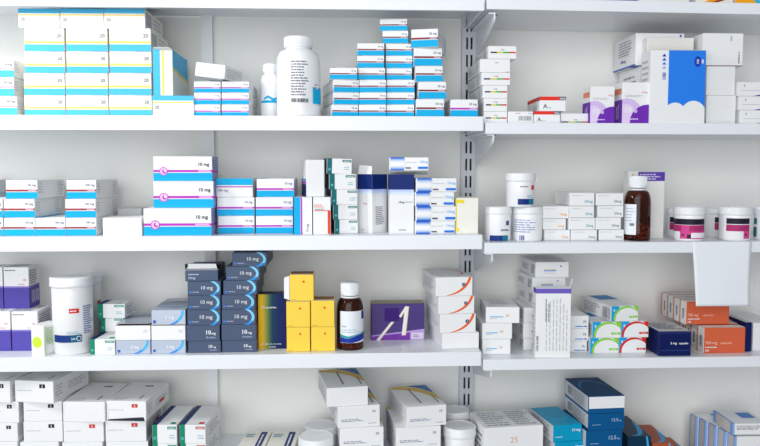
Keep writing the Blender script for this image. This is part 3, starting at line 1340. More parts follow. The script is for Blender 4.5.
carton(450.4, 478, 99.4, D1, 0.03, 0.12, d_red(MAG, BLUE, '20 mg'), 'lone white box with magenta line over blue, beside the post on top row')

# ------------------------------------------------------------------ top row, right bay
E1 = DR[1]
stack('flat white box with thin rainbow line', 'of stack beside the post', [
    (484, 507.3, 111.5, dict(design=d_multi(0.45))), (484, 507.3, 98.4, dict(design=d_multi(0.5))), (483, 507.6, 85.4, dict(design=d_multi(0.5))), (481.6, 510.4, 72.6, dict(design=d_multi(0.5))),
    (480.3, 510.3, 59, dict(design=d_multi(blank=True), desc='flat white box with plain front')), (488.5, 516.6, 46, dict(design=d_multi(0.5)))], E1, Y=0.03, d=0.17, group='rainbow lined boxes beside the post')
carton(508, 533.2, 111.4, E1, 0.03, 0.12, d_barcode, 'white box with grey barcode on its front, beside the rainbow lined stack')
z = carton(533.9, 560.3, 111.3, E1, 0.03, 0.15, d_abox, 'lower white box with red top strip and letter A, on the shelf')
carton(539.7, 566, 96.6, z + 0.0003, 0.03, 0.13, d_abox, 'upper white box with red top strip and letter A, resting on another', rot=-2)
carton(560.9, 590.2, 113.4, E1, 0.035, 0.12, d_multi(0.18, v0=0.02), 'low white box with rainbow line along its bottom edge, beside purple boxes')
g = 'purple and white boxes on the top row'
carton(590.7, 614.8, 86.3, E1, 0.02, 0.055, d_purple, 'white and purple box with lilac circle, left of two', g)
carton(622.7, 649.4, 82.3, E1, 0.01, 0.055, d_purple, 'white and purple box with lilac circle, right of two', g)
carton(651.2, 706.2, 50, E1, 0.004, 0.052, d_bluebig, 'tall white box with big blue panel and scalloped lower edge, lid gaping', rot=0,
       flap=lambda w, d, h: [(((-w / 2 + 0.002, 0.004, h + 0.0002), (w / 2 - 0.002, 0.004, h + 0.0002), (w / 2 - 0.004, d * 0.9, h + 0.005), (-w / 2 + 0.02, d * 0.9, h + 0.003)), KRAFT, 'brown inside of the gaping lid')])
z = carton(640, 690, 66, E1, 0.095, 0.135, d_bigcarton, 'big white carton with printed side, lower one behind the tall blue box')
carton(636, 684.6, 33.2, z + 0.0003, 0.09, 0.14, d_bigcarton, 'big white carton with purple edge, upper one under the shelf', flap=None)
carton(647.3, 694, 37.6, E1, 0.062, 0.026, d_blank, 'plain pale carton standing just behind the tall blue box', body=OFFW)
stack('plain white carton', 'of stack right of tall blue box', [(706.8, 736.2, 95.4), (707, 735.6, 66.2), (703.3, 743.7, 33.2, dict(design=d_dotcarton, label='large white carton with tiny black vertical print, top right under the shelf'))], E1, Y=0.04, d=0.15, design=d_blankside, group='plain cartons right of blue box')
stack('white box with purple swoosh', 'of stack at right edge, top row', [(740, 768, 110.2), (739.4, 768, 96.2), (738, 768, 82)], E1, Y=0.03, d=0.12, design=d_swirlr, group='purple swoosh boxes at the right edge')

# ------------------------------------------------------------------ things peeking over the highest right board
E0 = DR[0]
tp0 = 2.6
for xa, xb, c, lab, dz in ((583, 611, (42, 28, 78), 'dark violet box end peeking over the highest board, left one', 0.0012), (612, 637, (64, 44, 160), 'bright violet box end peeking over the highest board', 0.0008),
                       (640, 690, (226, 228, 224), 'pale box end peeking over the highest board', 0.0), (697, 734, (232, 226, 214), 'white box with orange swoosh peeking over the highest board', -0.0003), (736, 766, (240, 166, 24), 'orange box with cyan stripe peeking over highest board, far right', -0.0010)):
    def dd(F, rr, c=c):
        F['front'].rect(0, 0, 1, 1, col(*c))
        if c[0] == 232:
            F['front'].tri([(0.2, 0), (0.5, 0), (1, 0.3), (1, 0.5)], col(238, 150, 30))
            F['front'].tri([(0.4, 0), (0.55, 0), (1, 0.18), (1, 0.28)], col(150, 60, 40))
        if c[0] == 240:
            F['front'].tri([(0.5, 0.2), (0.6, 0.25), (0.95, 0), (0.75, 0)], col(30, 180, 220))
        if c[0] in (42, 64):
            F['front'].lines(0.1, 0.05, 0.9, 0.3, 2, col(190, 150, 210), 0.4, 3)
    zz = at((xa + xb) / 2, 170, 0.03)
    slope = -math.tan(R(0.5)) * (zz.x - (XR0 + XR1) / 2)
    carton(xa, xb, -28, E0 + slope + 0.0004, 0.006, 0.10, dd, lab, roll=0.5)

# ------------------------------------------------------------------ second row, left bay
D2 = DL[2]
RL = 'red lined blue banded box'
g = 'red lined blue boxes at the left of the second row'
stack(RL, 'of stack cut by the left edge', [(-27, 2.6, 217.8), (-27, 2.4, 199)], D2, Y=0.025, design=d_red(col(160, 60, 66), s0=0.36), group=g)
stack(RL, 'of first full stack from left, second row', [(3.8, 34.6, 217.8), (3.8, 34.4, 199), (5.6, 37.2, 180)], D2, Y=0.025, design=d_red(col(160, 60, 66), s0=0.36), group=g)
carton(35.2, 65.2, 217.8, D2, 0.025, 0.16, d_red(col(160, 60, 66), txt='100 mg', s0=0.36), 'single red lined blue banded box on the shelf between two stacks', g)
stack(RL, 'of second full stack, beside white box', [(65.8, 96, 217.8), (65, 95.6, 199), (66.3, 96, 180)], D2, Y=0.025, design=d_red(col(160, 60, 66), txt='100 mg', s0=0.36), group=g)
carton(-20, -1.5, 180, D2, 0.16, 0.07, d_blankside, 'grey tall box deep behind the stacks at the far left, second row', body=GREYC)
carton(102.6, 141.6, 217.8, D2, 0.012, 0.08, d_blank, 'plain white box lying askew between stacks on the second row', rot=3)
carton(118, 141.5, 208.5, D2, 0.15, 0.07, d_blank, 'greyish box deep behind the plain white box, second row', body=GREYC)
g = 'large magenta lined boxes on the second row'
z = carton(143.3, 211.2, 208.4, D2, 0.015, 0.075, d_big, 'large white box with magenta line and round emblem, bottom of three', g)
z = carton(153.2, 213.4, 181.3, z + 0.0003, 0.03, 0.08, d_big, 'large white box with magenta line and round emblem, middle of three', g)
z = carton(153.2, 212, 156.4, z + 0.0003, 0.035, 0.08, d_big, 'large white box with magenta line and round emblem, top of three', g)
ML = 'small magenta lined blue banded box'
g = 'small magenta lined boxes on the second row'
stack(ML, 'of left stack beside the large boxes', [(218, 254.3, 216, dict()), (217, 254.3, 197.2), (216, 252.6, 178.4, dict(design=d_red(MAG, BLUE, '100 mg', inv=True), desc='upturned small magenta lined box'))], D2, Y=0.06, design=d_red(MAG, BLUE, '10 mg', s0=0.35), group=g, d=0.13)
stack(ML, 'of right stack, second row', [(255.9, 293, 216), (255.7, 293, 197.2), (256.6, 294, 178.6)], D2, Y=0.06, design=d_red(MAG, BLUE, '10 mg', s0=0.35), group=g, d=0.13)
z1 = carton(293.7, 312, 197.2, D2, 0.035, 0.14, d_vert, 'upright white box with blue and magenta vertical stripes, second row')
z2 = carton(313, 330.6, 197.2, D2, 0.03, 0.14, d_redl, 'upright white box with thin red angular line, second row')
carton(306, 324.4, 159.8, max(z1, z2) + 0.0003, 0.045, 0.11, d_tallwhite, 'tall blank white box standing on two upright boxes, second row', rot=8)
stack('white box with teal stripe at left', 'of teal stack', [(334.5, 358, 219.6), (333, 357.6, 205), (331, 357.6, 189.4), (329, 356, 174), (326.4, 351.6, 158.6, dict(rot=5, roll=2))], D2, Y=0.045, d=0.13, design=d_teal(), group='teal striped boxes on the second row', rot=6)
zn = at(372, 174.3, 0.05)
carton(357.6, 372.2, 174.2, D2, 0.085, 0.054, d_navytall(1), 'tall navy topped white box turned corner forward with raised flap', 'tall navy topped boxes', rot=-42,
       flap=lambda w, d, h: [(((-w / 2 + 0.001, 0.0005, h + 0.0002), (w / 2 - 0.001, 0.0005, h + 0.0002), (w / 2 - 0.005, 0.006, h + 0.018), (-w / 2 + 0.001, 0.006, h + 0.021)), WHITE, 'white raised flap')])
z = carton(389.6, 414, 174.3, D2, 0.035, 0.05, d_navytall(2), 'tall navy topped white box facing forward, beside the blue faded stack', 'tall navy topped boxes')
carton(389.2, 428.6, 157.2, z + 0.0085, 0.04, 0.07, d_v, 'white and blue box lying across the tall navy topped box', 'blue faded boxes', rot=-6, pitch=-7.5)
stack('white box with faded blue left end', 'of stack beside cream box', [(414.8, 455, 221.2), (415.6, 456, 206.4), (414.8, 454.2, 192), (416, 456.6, 178.2)], D2, Y=0.03, d=0.12, design=d_v, group='blue faded boxes')
carton(455.9, 478.4, 197.8, D2, 0.03, 0.10, d_cream, 'cream box with yellow splashes at the end of second row', body=CREAM)

# ------------------------------------------------------------------ second row, right bay
E2 = DR[2]
NB = col(22, 52, 130)


def pt_t(xa, ya, xb, yb, cx):
    def f(p):
        p.pr(xa, ya, xb, yb, NB)
        p.pr(xb - (xb - xa) * 0.3, ya, xb, yb, col(30, 120, 150))
    return f


def pt_up(p):
    pt_t(518, 199, 533.5, 204.8, 0)(p)
    p.pr(531.2, 185.5, 533.8, 190, col(220, 60, 50))
    p.pl(520, 186, 530, 187.6, 1, TXT, 0.6, 3)
    p.pl(527, 195, 533, 198, 2, col(150, 190, 200), 0.5, 3)


def pt_l(p):
    pt_t(490, 235.6, 508, 241, 0)(p)
    p.pr(506, 221, 508.8, 225.5, col(70, 84, 130))
    p.pl(501, 229, 508.5, 231.5, 1, TXT, 0.6, 2)


def pt_r(p):
    p.pl(514, 219, 536, 233, 6, col(150, 160, 200), 0.4, 4)
    p.bars(p.U(520), p.V(240.5), p.U(525.5), p.V(235.6), 3, col(50, 70, 150))


z = tub(484.6, 511.2, 207.2, E2, 0.06, 'white tub with navy label, lower left of three on second row', pt_l, 7, 0.8)
z = tub(512.6, 543.0, 207.2, E2, 0.06, 'white tub with printed text and barcode, lower right of three', pt_r, 7, 0.8)
tub(505.9, 534.5, 173.2, z + 0.0003, 0.05, 'white tub with navy label standing on top of two other tubs', pt_up, 8, 1.4, tab=-12)
MI = 'flat white box with pale teal print'
OI = 'flat white box with orange print'
g = 'flat white boxes stacked on the second row, right bay'
stack(OI, 'of stack beside the tubs', [(544.6, 570, 229.8, dict(body=WHITE)), (543.4, 566, 218.6), (543.2, 569, 206.0)], E2, Y=0.045, d=0.11, design=d_mint(ORTX, '10mg'), group=g)
t = stack(MI, 'of middle stack', [(571.4, 597, 229.8), (569, 595.2, 217.8), (570, 594.4, 206), (570, 594.6, 192.6, dict(label='flat white box with torn open bottom, topmost of the middle stack', d=0.12))], E2, Y=0.04, d=0.11, design=d_mint(), group=g)
stack(MI, 'of stack beside brown bottle', [(599.2, 624, 229.6), (595.8, 621, 217.4), (597.8, 623.6, 205.6), (596.2, 623.6, 193)], E2, Y=0.04, d=0.11, design=d_mint(col(120, 146, 156)), group=g)


def pt_br(p):
    p.pr(624.4, 204.5, 636.6, 235, PAPER)
    p.pl(626, 207, 635, 222, 5, LTXT, 0.3, 5)
    p.pl(630.5, 222.5, 636, 227, 1, TXT, 0.6, 4)


def pills(rt, Rr, z, Yc, n, label, hh, seed):
    rr = random.Random(seed)
    m = MB()
    for i in range(n):
        a, q = rr.uniform(0, 2 * PI), Rr * 0.78 * math.sqrt(rr.random())
        bx, by, bz = q * math.cos(a), q * math.sin(a), 0.006 + rr.random() * hh
        e = Euler((rr.uniform(0, 3), rr.uniform(0, 3), 0)).to_matrix()
        k = MB()
        k.lathe([(0.0008, -0.002), (0.0034, -0.0012), (0.0036, 0), (0.0034, 0.0012), (0.0008, 0.002)], PILL, 10)
        pts = [e @ Vector(v) + Vector((bx, by, bz)) for v in k.v]
        m.grid(pts, k.f, PILL, True)
    o = m.build('tablets')
    o.location = rt.location
    o['kind'] = 'stuff'
    tag(o, label, 'tablets')


rt, Rr, H = pill_bottle(637.5, 13.6, 176, E2, 0.05, 'brown glass bottle with white cap and plain label, second row right bay', 9.2, 12, pt_br, shoulder=14, name='medicine_bottle', matb=AMBER, neck=3)
pills(rt, Rr, E2, 0.05, 70, 'orange tablets in the brown bottle with the plain label', 0.03, 5)
carton(638.5, 665, 171.6, E2, 0.09, 0.035, d_behind, 'tall pale box with purple header, standing behind the brown bottle', body=OFFW)
carton(628.4, 637.6, 171.4, E2, 0.095, 0.03, lambda F, rr: (F['front'].rect(0, 0, 1, 1, OFFW), F['front'].disc(0.5, 0.95, 0.014, col(220, 180, 60))), 'narrow cream box with yellow dot behind the brown bottle cap', body=OFFW)
PK = col(214, 74, 146)
PKD = col(176, 50, 112)
BKL = col(32, 32, 50)


def pt_p1(x0, x1, xa):
    def f(p):
        p.pr(x0, 219.2, x1, 225, BKL)
        p.pr(x0, 225.4, x1, 239, PK)
        p.pr(xa + 16, 225.8, x1, 231.6, PKD)
        p.pr(x0, 225.8, xa + 8, 231.6, PKD)
        p.pr(x0, 232, xa + 7, 239, WINK)
        p.pr(xa + 18, 233, x1, 238, WINK)
        p.pr(xa + 14, 234.8, xa + 17.6, 238.6, BKL)
        p.pr(xa + 9, 234.5, xa + 11, 236, BKL)
    return f


def pt_p2(p):
    p.pr(726.5, 218.6, 749.6, 224.2, BKL)
    p.pr(726.5, 225, 749.6, 231.4, PKD)
    p.pr(744, 231.4, 749.6, 238.8, PK)
    p.pr(745.5, 234, 747, 236, BKL)


def pt_p3(p):
    p.pr(752, 219, 757, 225, col(60, 130, 140))
    p.pr(752, 228, 757, 238, col(40, 110, 120))


g = 'pink and black labelled tubs'
tub(673.4, 704.6, 207.4, E2, 0.045, 'white tub with black and pink label, front left of the pink labelled ones', pt_p1(673.6, 704.4, 673.5), 8, 1.0, g)
tub(718.4, 751.6, 207.4, E2, 0.045, 'white tub with black and pink label, front middle above hanging paper', pt_p2, 8, 1.0, g)
tub(753.6, 784, 207.4, E2, 0.045, 'white tub cut by the right edge with teal label corner', pt_p3, 8, 1.0, g)


def pt_b(xa, xb):
    def f(p):
        p.pr(xa, 217.4, xb, 222.6, BKL)
        p.pr(xa, 223, xb, 230, PKD)
    return f


tub(666.2, 693, 208.6, E2, 0.135, 'white tub half hidden behind the front left pink labelled tub', pt_b(669.8, 680), 6, 0.8, g)
tub(702, 729.5, 208.6, E2, 0.135, 'white tub in the back between two pink labelled tubs', pt_b(714.8, 725), 6, 0.8, g)

# the sheet of paper hanging over the lip
cx = at(722.2, 250, -0.004).x
m = MB()
hw = pxw(31.3, 0)
ztop = E2 + 0.0006
prof = []
for i in range(9):
    prof.append((0.006 - 0.012 * i / 8 if i < 8 else -0.0018, ztop + 0.0001))
prof = [(0.012, ztop), (0.004, ztop), (-0.0004, ztop - 0.0002), (-0.0016, ztop - 0.0016)]
zb_ = at(721, 305, -0.004).z
n = 24
for i in range(1, n + 1):
    t = i / n
    prof.append((-0.0022 - 0.003 * math.sin(t * PI) - 0.006 * t * t, ztop - 0.0016 + (zb_ - ztop) * t))
nu = 16
pts = []
for j, (y, z) in enumerate(prof):
    t = max(0, (j - 3) / n)
    for i in range(nu + 1):
        u = i / nu * 2 - 1
        wob = 0.0016 * math.sin(t * 2.4) * math.cos(u * 2.2)
        wl = hw * (1 - 0.085 * t if u < 0 else 1 - 0.04 * math.sin(t * PI * 0.9) - 0.03 * t)
        pts.append((u * wl + 0.0045 * t * (1 if u < 0 else 0.2), y - wob * t, z))
fs = [(j * (nu + 1) + i, (j + 1) * (nu + 1) + i, (j + 1) * (nu + 1) + i + 1, j * (nu + 1) + i + 1) for j in range(len(prof) - 1) for i in range(nu)]
m.grid(pts, fs, PAPER, True)
o = m.build('paper_sheet')
o.location = (cx, 0, 0)
sm = o.modifiers.new('thickness', 'SOLIDIFY')
sm.thickness = 0.0003
tag(o, 'blank white sheet of paper hanging over the front of a right bay shelf', 'paper')

# ------------------------------------------------------------------ third row, left bay
D3 = DL[3]
g = 'purple bottomed boxes at the left'
PL = 'white box with purple lower half'
t = stack(PL, 'of stack cut by left edge', [(-18, 9.8, 311.6, dict(d=0.1)), (-22, 2.0, 267.2, dict(Y=0.1))], D3, Y=0.062, d=0.055, design=d_purplelow, group=g)
t = stack(PL, 'of stack behind the lime dotted box', [(11.2, 37.2, 311.6, dict(d=0.1)), (3.2, 28.2, 267.2, dict(Y=0.1, d=0.06))], D3, Y=0.062, d=0.085, design=d_purplelow, group=g)
carton(30.8, 43.6, 325.6, D3, 0.02, 0.055, d_green, 'small white box with lime green dot and pale green side', rot=-18)


def pt_tub(p):
    p.pr(68.2, 308.8, 78.4, 313.4, col(214, 54, 44))
    p.lines(p.U(69.3), p.V(312.2), p.U(77.4), p.V(310.2), 1, WINK, 0.6, 4)
    p.pr(53.4, 335.2, 80.4, 342.4, col(26, 58, 130))
    p.pr(69, 335.2, 80.4, 342.4, col(22, 94, 130))
    p.text('500', p.U(70), p.V(339.8), 0.022, WINK)
    p.disc(p.U(77.4), p.V(338.8), 0.032, WINK)
    p.disc(p.U(77.4), p.V(338.8), 0.024, col(22, 94, 130))
    p.pl(66, 331, 80, 334.4, 2, col(150, 190, 210), 0.4, 4)
    p.pl(82, 306, 91, 335, 13, col(120, 132, 176), 0.5, 5)


tub(50.7, 93.3, 278.6, D3, 0.055, 'large white tub with red mark and blue band, third row', pt_tub, 9, 1.6, taper=0.975)
tub(69, 101.5, 276.5, D3, 0.15, 'white tub half hidden behind the large tub with red mark', lambda p: p.pr(96.8, 302, 100.5, 309, col(204, 90, 80)), 8, 1.2)
GB = 'white box with green stripe at left'
g = 'green striped boxes on the third row'
z = carton(89.4, 114.6, 339.4, D3, 0.02, 0.17, d_teal(GREEN), 'white box with green stripe, foremost one on the shelf beside the large tub', g, rot=-3)
z = carton(100.5, 123, 317.4, z + 0.0003, 0.10, 0.08, d_teal(GREEN), 'white box with green stripe, shaded middle one behind the large tub', g, rot=-6)
z = carton(97.2, 124.6, 304, z + 0.0003, 0.09, 0.055, d_teal(GREEN), 'white box with green stripe, top one behind the large tub', g, rot=-4)
g = 'silver boxes with blue arc on the third row'
z = carton(115.6, 150.4, 340.4, D3, 0.02, 0.16, d_silver, 'silver box with blue arc, under the gaping white ended box', g, body=SILVER)
carton(115.2, 150.2, 325.6, z + 0.0003, 0.02, 0.16, d_whiteend, 'silver box with plain white end gaping open, left of two', g,
       flap=lambda w, d, h: [(((-w / 2 + 0.001, 0.001, h + 0.0042), (w / 2 - 0.001, 0.001, h + 0.0042), (w / 2 - 0.001, 0.09, h + 0.0004), (-w / 2 + 0.001, 0.09, h + 0.0004)), SILVER, 'silver top panel lifting')])
z = carton(151.2, 185.6, 340.4, D3, 0.02, 0.16, d_silver, 'silver box with blue arc, at bottom beside dark slate boxes', g, body=SILVER)
z = carton(151.2, 185.2, 325.6, z + 0.0003, 0.02, 0.16, d_whiteend, 'silver box with plain white end, between two silver ones', g)
carton(151.2, 185.4, 310, z + 0.0003, 0.025, 0.16, d_silver, 'silver box with blue arc, topmost and beside dark slate boxes', g, body=SILVER)

g = 'dark slate boxes on the third row'
SL = 'dark slate 10 mg box'
t = stack(SL, 'of left slate column', [
    (188, 220.8, 341.2, dict(design=d_slate2)), (186.2, 219.6, 325.4, dict(design=d_slate2)), (187.2, 220.4, 310, dict()), (187.6, 220.4, 295.4), (187.4, 220.6, 281.4),
    (185, 218, 269.6, dict(label='torn open slate box with white inside, on top of left slate column', design=d_slateopen, rot=3,
                             flap=lambda w, d, h: [(((-w / 2 + 0.002, 0.012, h + 0.0003), (w / 2 - 0.003, 0.012, h + 0.0003), (w / 2 - 0.006, 0.013, h + 0.011), (-w / 2 + 0.006, 0.013, h + 0.012)), WHITE, 'white inner flap'),
                                                   (((-w / 2, 0.008, h + 0.013), (w / 2 - 0.004, 0.012, h + 0.015), (w / 2, 0.10, h + 0.004), (-w / 2 + 0.004, 0.10, h + 0.002)), SLATE, 'slate top panel lifted open'),
                                                   (((-w / 2, 0.002, h + 0.0005), (-w / 2, 0.08, h + 0.0005), (-w / 2 + 0.001, 0.06, h + 0.004), (-w / 2 - 0.001, 0.006, h + 0.012)), SLATE)]))],
    D3, Y=0.022, d=0.15, design=d_slate, group=g, body=SLATE)
stack(SL, 'of right slate column', [
    (222, 256.6, 340.4, dict(design=d_slate2)), (221.4, 256, 324.8, dict(design=d_slate2)), (221.6, 255.4, 309.4), (221.6, 255, 295), (223.2, 256.8, 280.6), (225.8, 259.6, 266.6), (232.2, 266.8, 252.4)],
    D3, Y=0.024, d=0.15, design=d_slate, group=g, body=SLATE)
carton(258, 287.6, 294.2, D3, 0.055, 0.04, d_gradient, 'upright navy box fading to yellow at its left edge', body=NAVY)
g = 'yellow cube boxes on the third row'
YC = 'bright yellow cube shaped box'
fl = lambda w, d, h: [(((-w / 2 - 0.0008, 0.002, 0.002), (-w / 2 - 0.0008, 0.002, h - 0.003), (-w / 2 - 0.013, 0.008, h - 0.008), (-w / 2 - 0.013, 0.008, 0.005)), WHITE, 'white side flap')]
stack(YC, 'of left yellow column', [(286.6, 310, 327.4), (286.2, 310, 301.6), (289.6, 313.6, 274.6, dict(label='bright yellow cube box with open white flap, on top of the others', flap=fl, Y=0.03))], D3, Y=0.022, d=0.055, design=d_yellow, group=g, body=YELLOW)
stack(YC, 'of right yellow column', [(311, 335, 327), (310.8, 334.4, 300.6, dict(pos='upper one'))], D3, Y=0.024, d=0.055, design=d_yellow, group=g, body=YELLOW)


def pt_b3(p):
    W_ = PAPER
    p.pr(340.4, 311.4, 363.4, 343, W_)
    p.pr(361.0, 312, 363.2, 320, col(24, 50, 140))
    p.text('tablets', p.U(342), p.V(327), 0.02, TXT)
    p.pl(342, 328.6, 360, 333, 2, col(170, 200, 214), 0.4, 4)
    V, U = p.V, p.U
    p.tri([(U(340.6), V(342.6)), (U(352), V(342.8)), (U(363.3), V(340)), (U(363.3), V(334)), (U(356), V(336)), (U(348), V(338.6)), (U(340.6), V(337.4))], col(28, 56, 160))
    p.tri([(U(340.6), V(337.2)), (U(348), V(338.4)), (U(356), V(335.8)), (U(363.3), V(333.8)), (U(363.3), V(332.6)), (U(356), V(334.6)), (U(348), V(336.4)), (U(340.6), V(334.4))], col(50, 160, 170))


rt, Rr, H = pill_bottle(350, 13.4, 282.4, D3, 0.055, 'brown glass bottle of tablets with white cap and wavy blue label', 9.3, 12.5, pt_b3, shoulder=15, name='medicine_bottle', matb=AMBER, neck=3)
pills(rt, Rr, D3, 0.055, 90, 'orange tablets in the brown bottle with wavy label', 0.014, 9)
carton(371.4, 424.4, 303.6, D3, 0.13, 0.05, d_aviolet, 'violet box with a big slanted letter A', body=mat('violet_card', (60, 36, 118), rough=0.4))
g = 'white boxes with orange arc on the third row'
stack('white box with orange arc', 'of stack at the shelf end', [
    (442.4, 479, 332.8, dict(design=lambda F, rr: None, label='plain white box at the bottom of the orange arc stack')), (440.2, 475.8, 314), (438.6, 474.4, 296.2), (436, 472.6, 277.2)], D3, Y=0.028, d=0.16, design=d_oarc, group=g, rot=5)

# ------------------------------------------------------------------ third row, right bay
E3 = DR[3]
g = 'white boxes with small blue and orange print'
stack('white box with faint blue orange print', 'of stack right of the post', [(482.6, 510.6, 339.2), (482.4, 512.2, 323, ), (486, 519.6, 307.2, dict(rot=-4, d=0.12))], E3, Y=0.045, d=0.13, design=d_blur(), group=g,
      flap=None)
LW = 'white box with grey printed side'
t = stack(LW, 'of column behind the purple topped box', [
    (523.6, 556, 338), (523.4, 556, 322.8), (523.8, 556, 307.6, dict()), (533.6, 566, 290.8, dict(Y=0.095, rot=4)), (532.6, 565.6, 277.2, dict(Y=0.09, rot=4)), (535.6, 569, 262, dict(rot=2))], E3, Y=0.085, d=0.12, design=d_orgblue, group=g)
carton(536.2, 571.4, 288.2, E3, 0.012, 0.03, d_leaflet, 'tall upright white box with purple top band and columns of print', rot=-3,
       flap=lambda w, d, h: [(((w / 2 - 0.003, 0.004, h + 0.0004), (w / 2 - 0.0005, 0.02, h + 0.0004), (w / 2 + 0.006, 0.02, h + 0.02), (w / 2 + 0.004, 0.004, h + 0.02)), WHITE, 'white raised flap')])
stack('small white box with short blue line', 'of stack beside green boxes', [(559, 587, 341.2), (559, 588.6, 328.6), (559, 588.8, 315.8)], E3, Y=0.06, d=0.10, design=d_bluelines, group='small blue lined boxes behind the upright box')
g = 'arched green and red boxes on the third row'
z = carton(590.2, 618.6, 338, E3, 0.045, 0.11, d_arch(LIME, '50 mg'), 'white box with lime green arch, at the bottom on the shelf', g)
z1 = carton(592.6, 620.8, 322, z + 0.0003, 0.045, 0.11, d_arch(LIME, '50 mg'), 'white box with lime green arch, middle of the three green ones', g)
z = carton(619.2, 645.8, 337.4, E3, 0.045, 0.11, d_arch(CRIM, '25 mg'), 'white box with red arch, lower one on the shelf', g)
z2 = carton(621.6, 648.4, 321.4, z + 0.0003, 0.045, 0.11, d_arch(CRIM, '25 mg'), 'white box with red arch, upper one beside the navy box', g)
carton(611.6, 638.2, 306, max(z1, z2) + 0.0003, 0.042, 0.15, d_arch(LIME, '50 mg'), 'white box with lime green arch and barcode side, on top', g, rot=9)
carton(659.4, 691.4, 331.4, E3, 0.012, 0.11, d_navybox, 'navy blue box with small white lettering near the shelf edge', body=NAVY, rot=0)
g = 'orange boxes on the third row'
zb = carton(703.8, 745.6, 327.6, E3, 0.034, 0.032, d_orange, 'orange box lying foremost on the shelf, under the hanging paper', g, body=ORANGE)
for k in range(3):
    zq = carton(697 - k * 5.6, 738 - k * 5.6, 170 + (at(720, 327.6, 0.034).z - 1.5) * 0 + 157 / (1 + 0.0205 * (k + 1)) , E3, 0.0705 + k * 0.0345, 0.0325, d_orange, ['orange box second from the front in the lower row', 'orange box third from the front in the lower row', 'orange box last in the lower row, deep on shelf'][k], g, body=ORANGE)
zz = max(zb, zq)
for k in range(4):
    f = (1.67 + 0.062) / (1.67 + 0.062 + 0.0335 * k)
    carton(342 + 344 * f, 342 + 387.6 * f, 170 + 131.6 * f, zz + 0.0006, 0.062 + 0.0335 * k, 0.032, d_orange,
           ['orange box foremost in the upper row, directly behind the paper', 'orange box second in the upper row of spines', 'orange box third in the upper row of spines', 'orange box last in the upper row, nearest the wall'][k], g, body=ORANGE)
z = carton(746, 752, 322.4, E3, 0.045, 0.1, lambda F, rr: F['top'].rect(0, 0, 1, 1, GREYC), 'navy box end between the orange and white boxes at the right', body=NAVY)
carton(753.4, 780, 322.8, E3, 0.05, 0.14, d_blankside, 'plain white box cut by the right edge, third row')

# ------------------------------------------------------------------ bottom row
D4, E4 = DL[4], DR[4]
g = 'flat white boxes stacked at the left of the bottom row'
WB = 'flat white box with black tag'
WR = 'flat white box with red tag'
stack(WB, 'of leftmost stack, bottom row', [(-14, 17.5, 461.5), (-14, 17.5, 442, dict(design=d_rowd(lab=False), desc='flat white box with plain end')), (-14, 17.4, 423.2), (-14, 18.4, 401.8), (-20, 9.6, 381, dict(rot=-8))], D4, Y=0.03, d=0.155, design=d_rowd(), group=g)
stack(WB, 'of second stack, bottom row', [(20, 57, 461), (20, 58.5, 442.2, dict(design=d_rowd(lab=False), desc='flat white box with plain end')), (23.2, 62.4, 421.4), (23.2, 61.6, 401.6), (14.6, 53, 381, dict(rot=-10))], D4, Y=0.03, d=0.155, design=d_rowd(), group=g)
RED_ = col(204, 62, 56)
stack(WR, 'of third stack, bottom row', [(61, 102, 461), (62, 102.4, 442.2, dict(design=d_rowd(lab=False), desc='flat white box with plain end')), (63.2, 103.4, 421.6, dict(design=d_rowd(RED_))), (62.6, 104.6, 402, dict(rot=-4, design=d_rowd(lab=False), desc='flat white box with plain end'))], D4, Y=0.03, d=0.155, design=d_rowd(), group=g)
stack(WR, 'of fourth stack, bottom row', [(106, 147, 461), (106, 148, 441.8, dict(design=d_rowd(lab=False), desc='flat white box with plain end')), (105.2, 146, 420.2),
    (106.4, 146, 401.2, dict(rot=-6, yb=415, pitch=0, label='white box with red tag and gaping end, on the fourth stack',
      flap=lambda w, d, h: [(((-w / 2 + 0.003, -0.0006, 0.0), (w / 2 - 0.003, -0.0006, 0.0), (w / 2 - 0.006, -0.0006, 0.009), (-w / 2 + 0.004, -0.0006, 0.003)), DARK, 'dark plate painting the shade under the lifted end')]))],  # dark plate on the front paints the shaded opening
    D4, Y=0.03, d=0.155, design=d_rowd(RED_), group=g)
g = 'green striped boxes on the bottom row'
stack('white box with green stripe and navy top', 'of left column', [(152, 177, 461.5), (152.6, 177, 443.4), (152, 176.6, 425, dict(rot=-5))], D4, Y=0.03, d=0.14, design=d_teal(GREEN), group=g, rot=-3)
stack('white box with green stripe and red tag', 'of right column', [(180, 206, 461.5), (180.6, 206, 443.8), (179.4, 205.4, 425, dict(rot=-5))], D4, Y=0.03, d=0.14, design=d_teal(GREEN, RED_), group=g, rot=-3)
for xa, xb, nm in ((234.5, 262, 'left'), (263.5, 292.5, 'right')):
    carton(xa, xb, 452, D4, 0.03, 0.14, d_lidnavy, 'cream topped box with navy printed bar on its lid, %s one' % nm, 'navy barred boxes on the bottom row', body=CREAM, rot=-4)
tub(306.4, 337, 429.5, D4, 0.15, 'white lidded tub standing back beside the tall white boxes', None, 9, 1.2)
tub(299, 333, 441.5, D4, 0.07, 'white lidded tub in front of another, cut by the photo edge', None, 9, 1.2)
g = 'white boxes with gold and blue tops'
GT = 'white box with gold and blue top'
stack(GT, 'of left gold topped pile', [(341, 385, 449.6), (340, 383.6, 427.8), (338, 379.8, 406, dict(rot=9, roll=0)), (327, 368, 387.2, dict(rot=9, design=d_goldtop(False)))], D4, Y=0.028, d=0.16, design=d_goldtop(), group=g, rot=4)
stack(GT, 'of right gold topped pile', [(396.6, 440.6, 448), (396.2, 440.8, 427.2), (407, 446.4, 406, dict(rot=11, d=0.165))], D4, Y=0.028, d=0.16, design=d_goldtop(), group=g, rot=5)
tub(441.4, 468.6, 413.4, D4, 0.165, 'white lidded tub behind, between the gold topped pile and post', None, 9, 1.0, tab=-15)
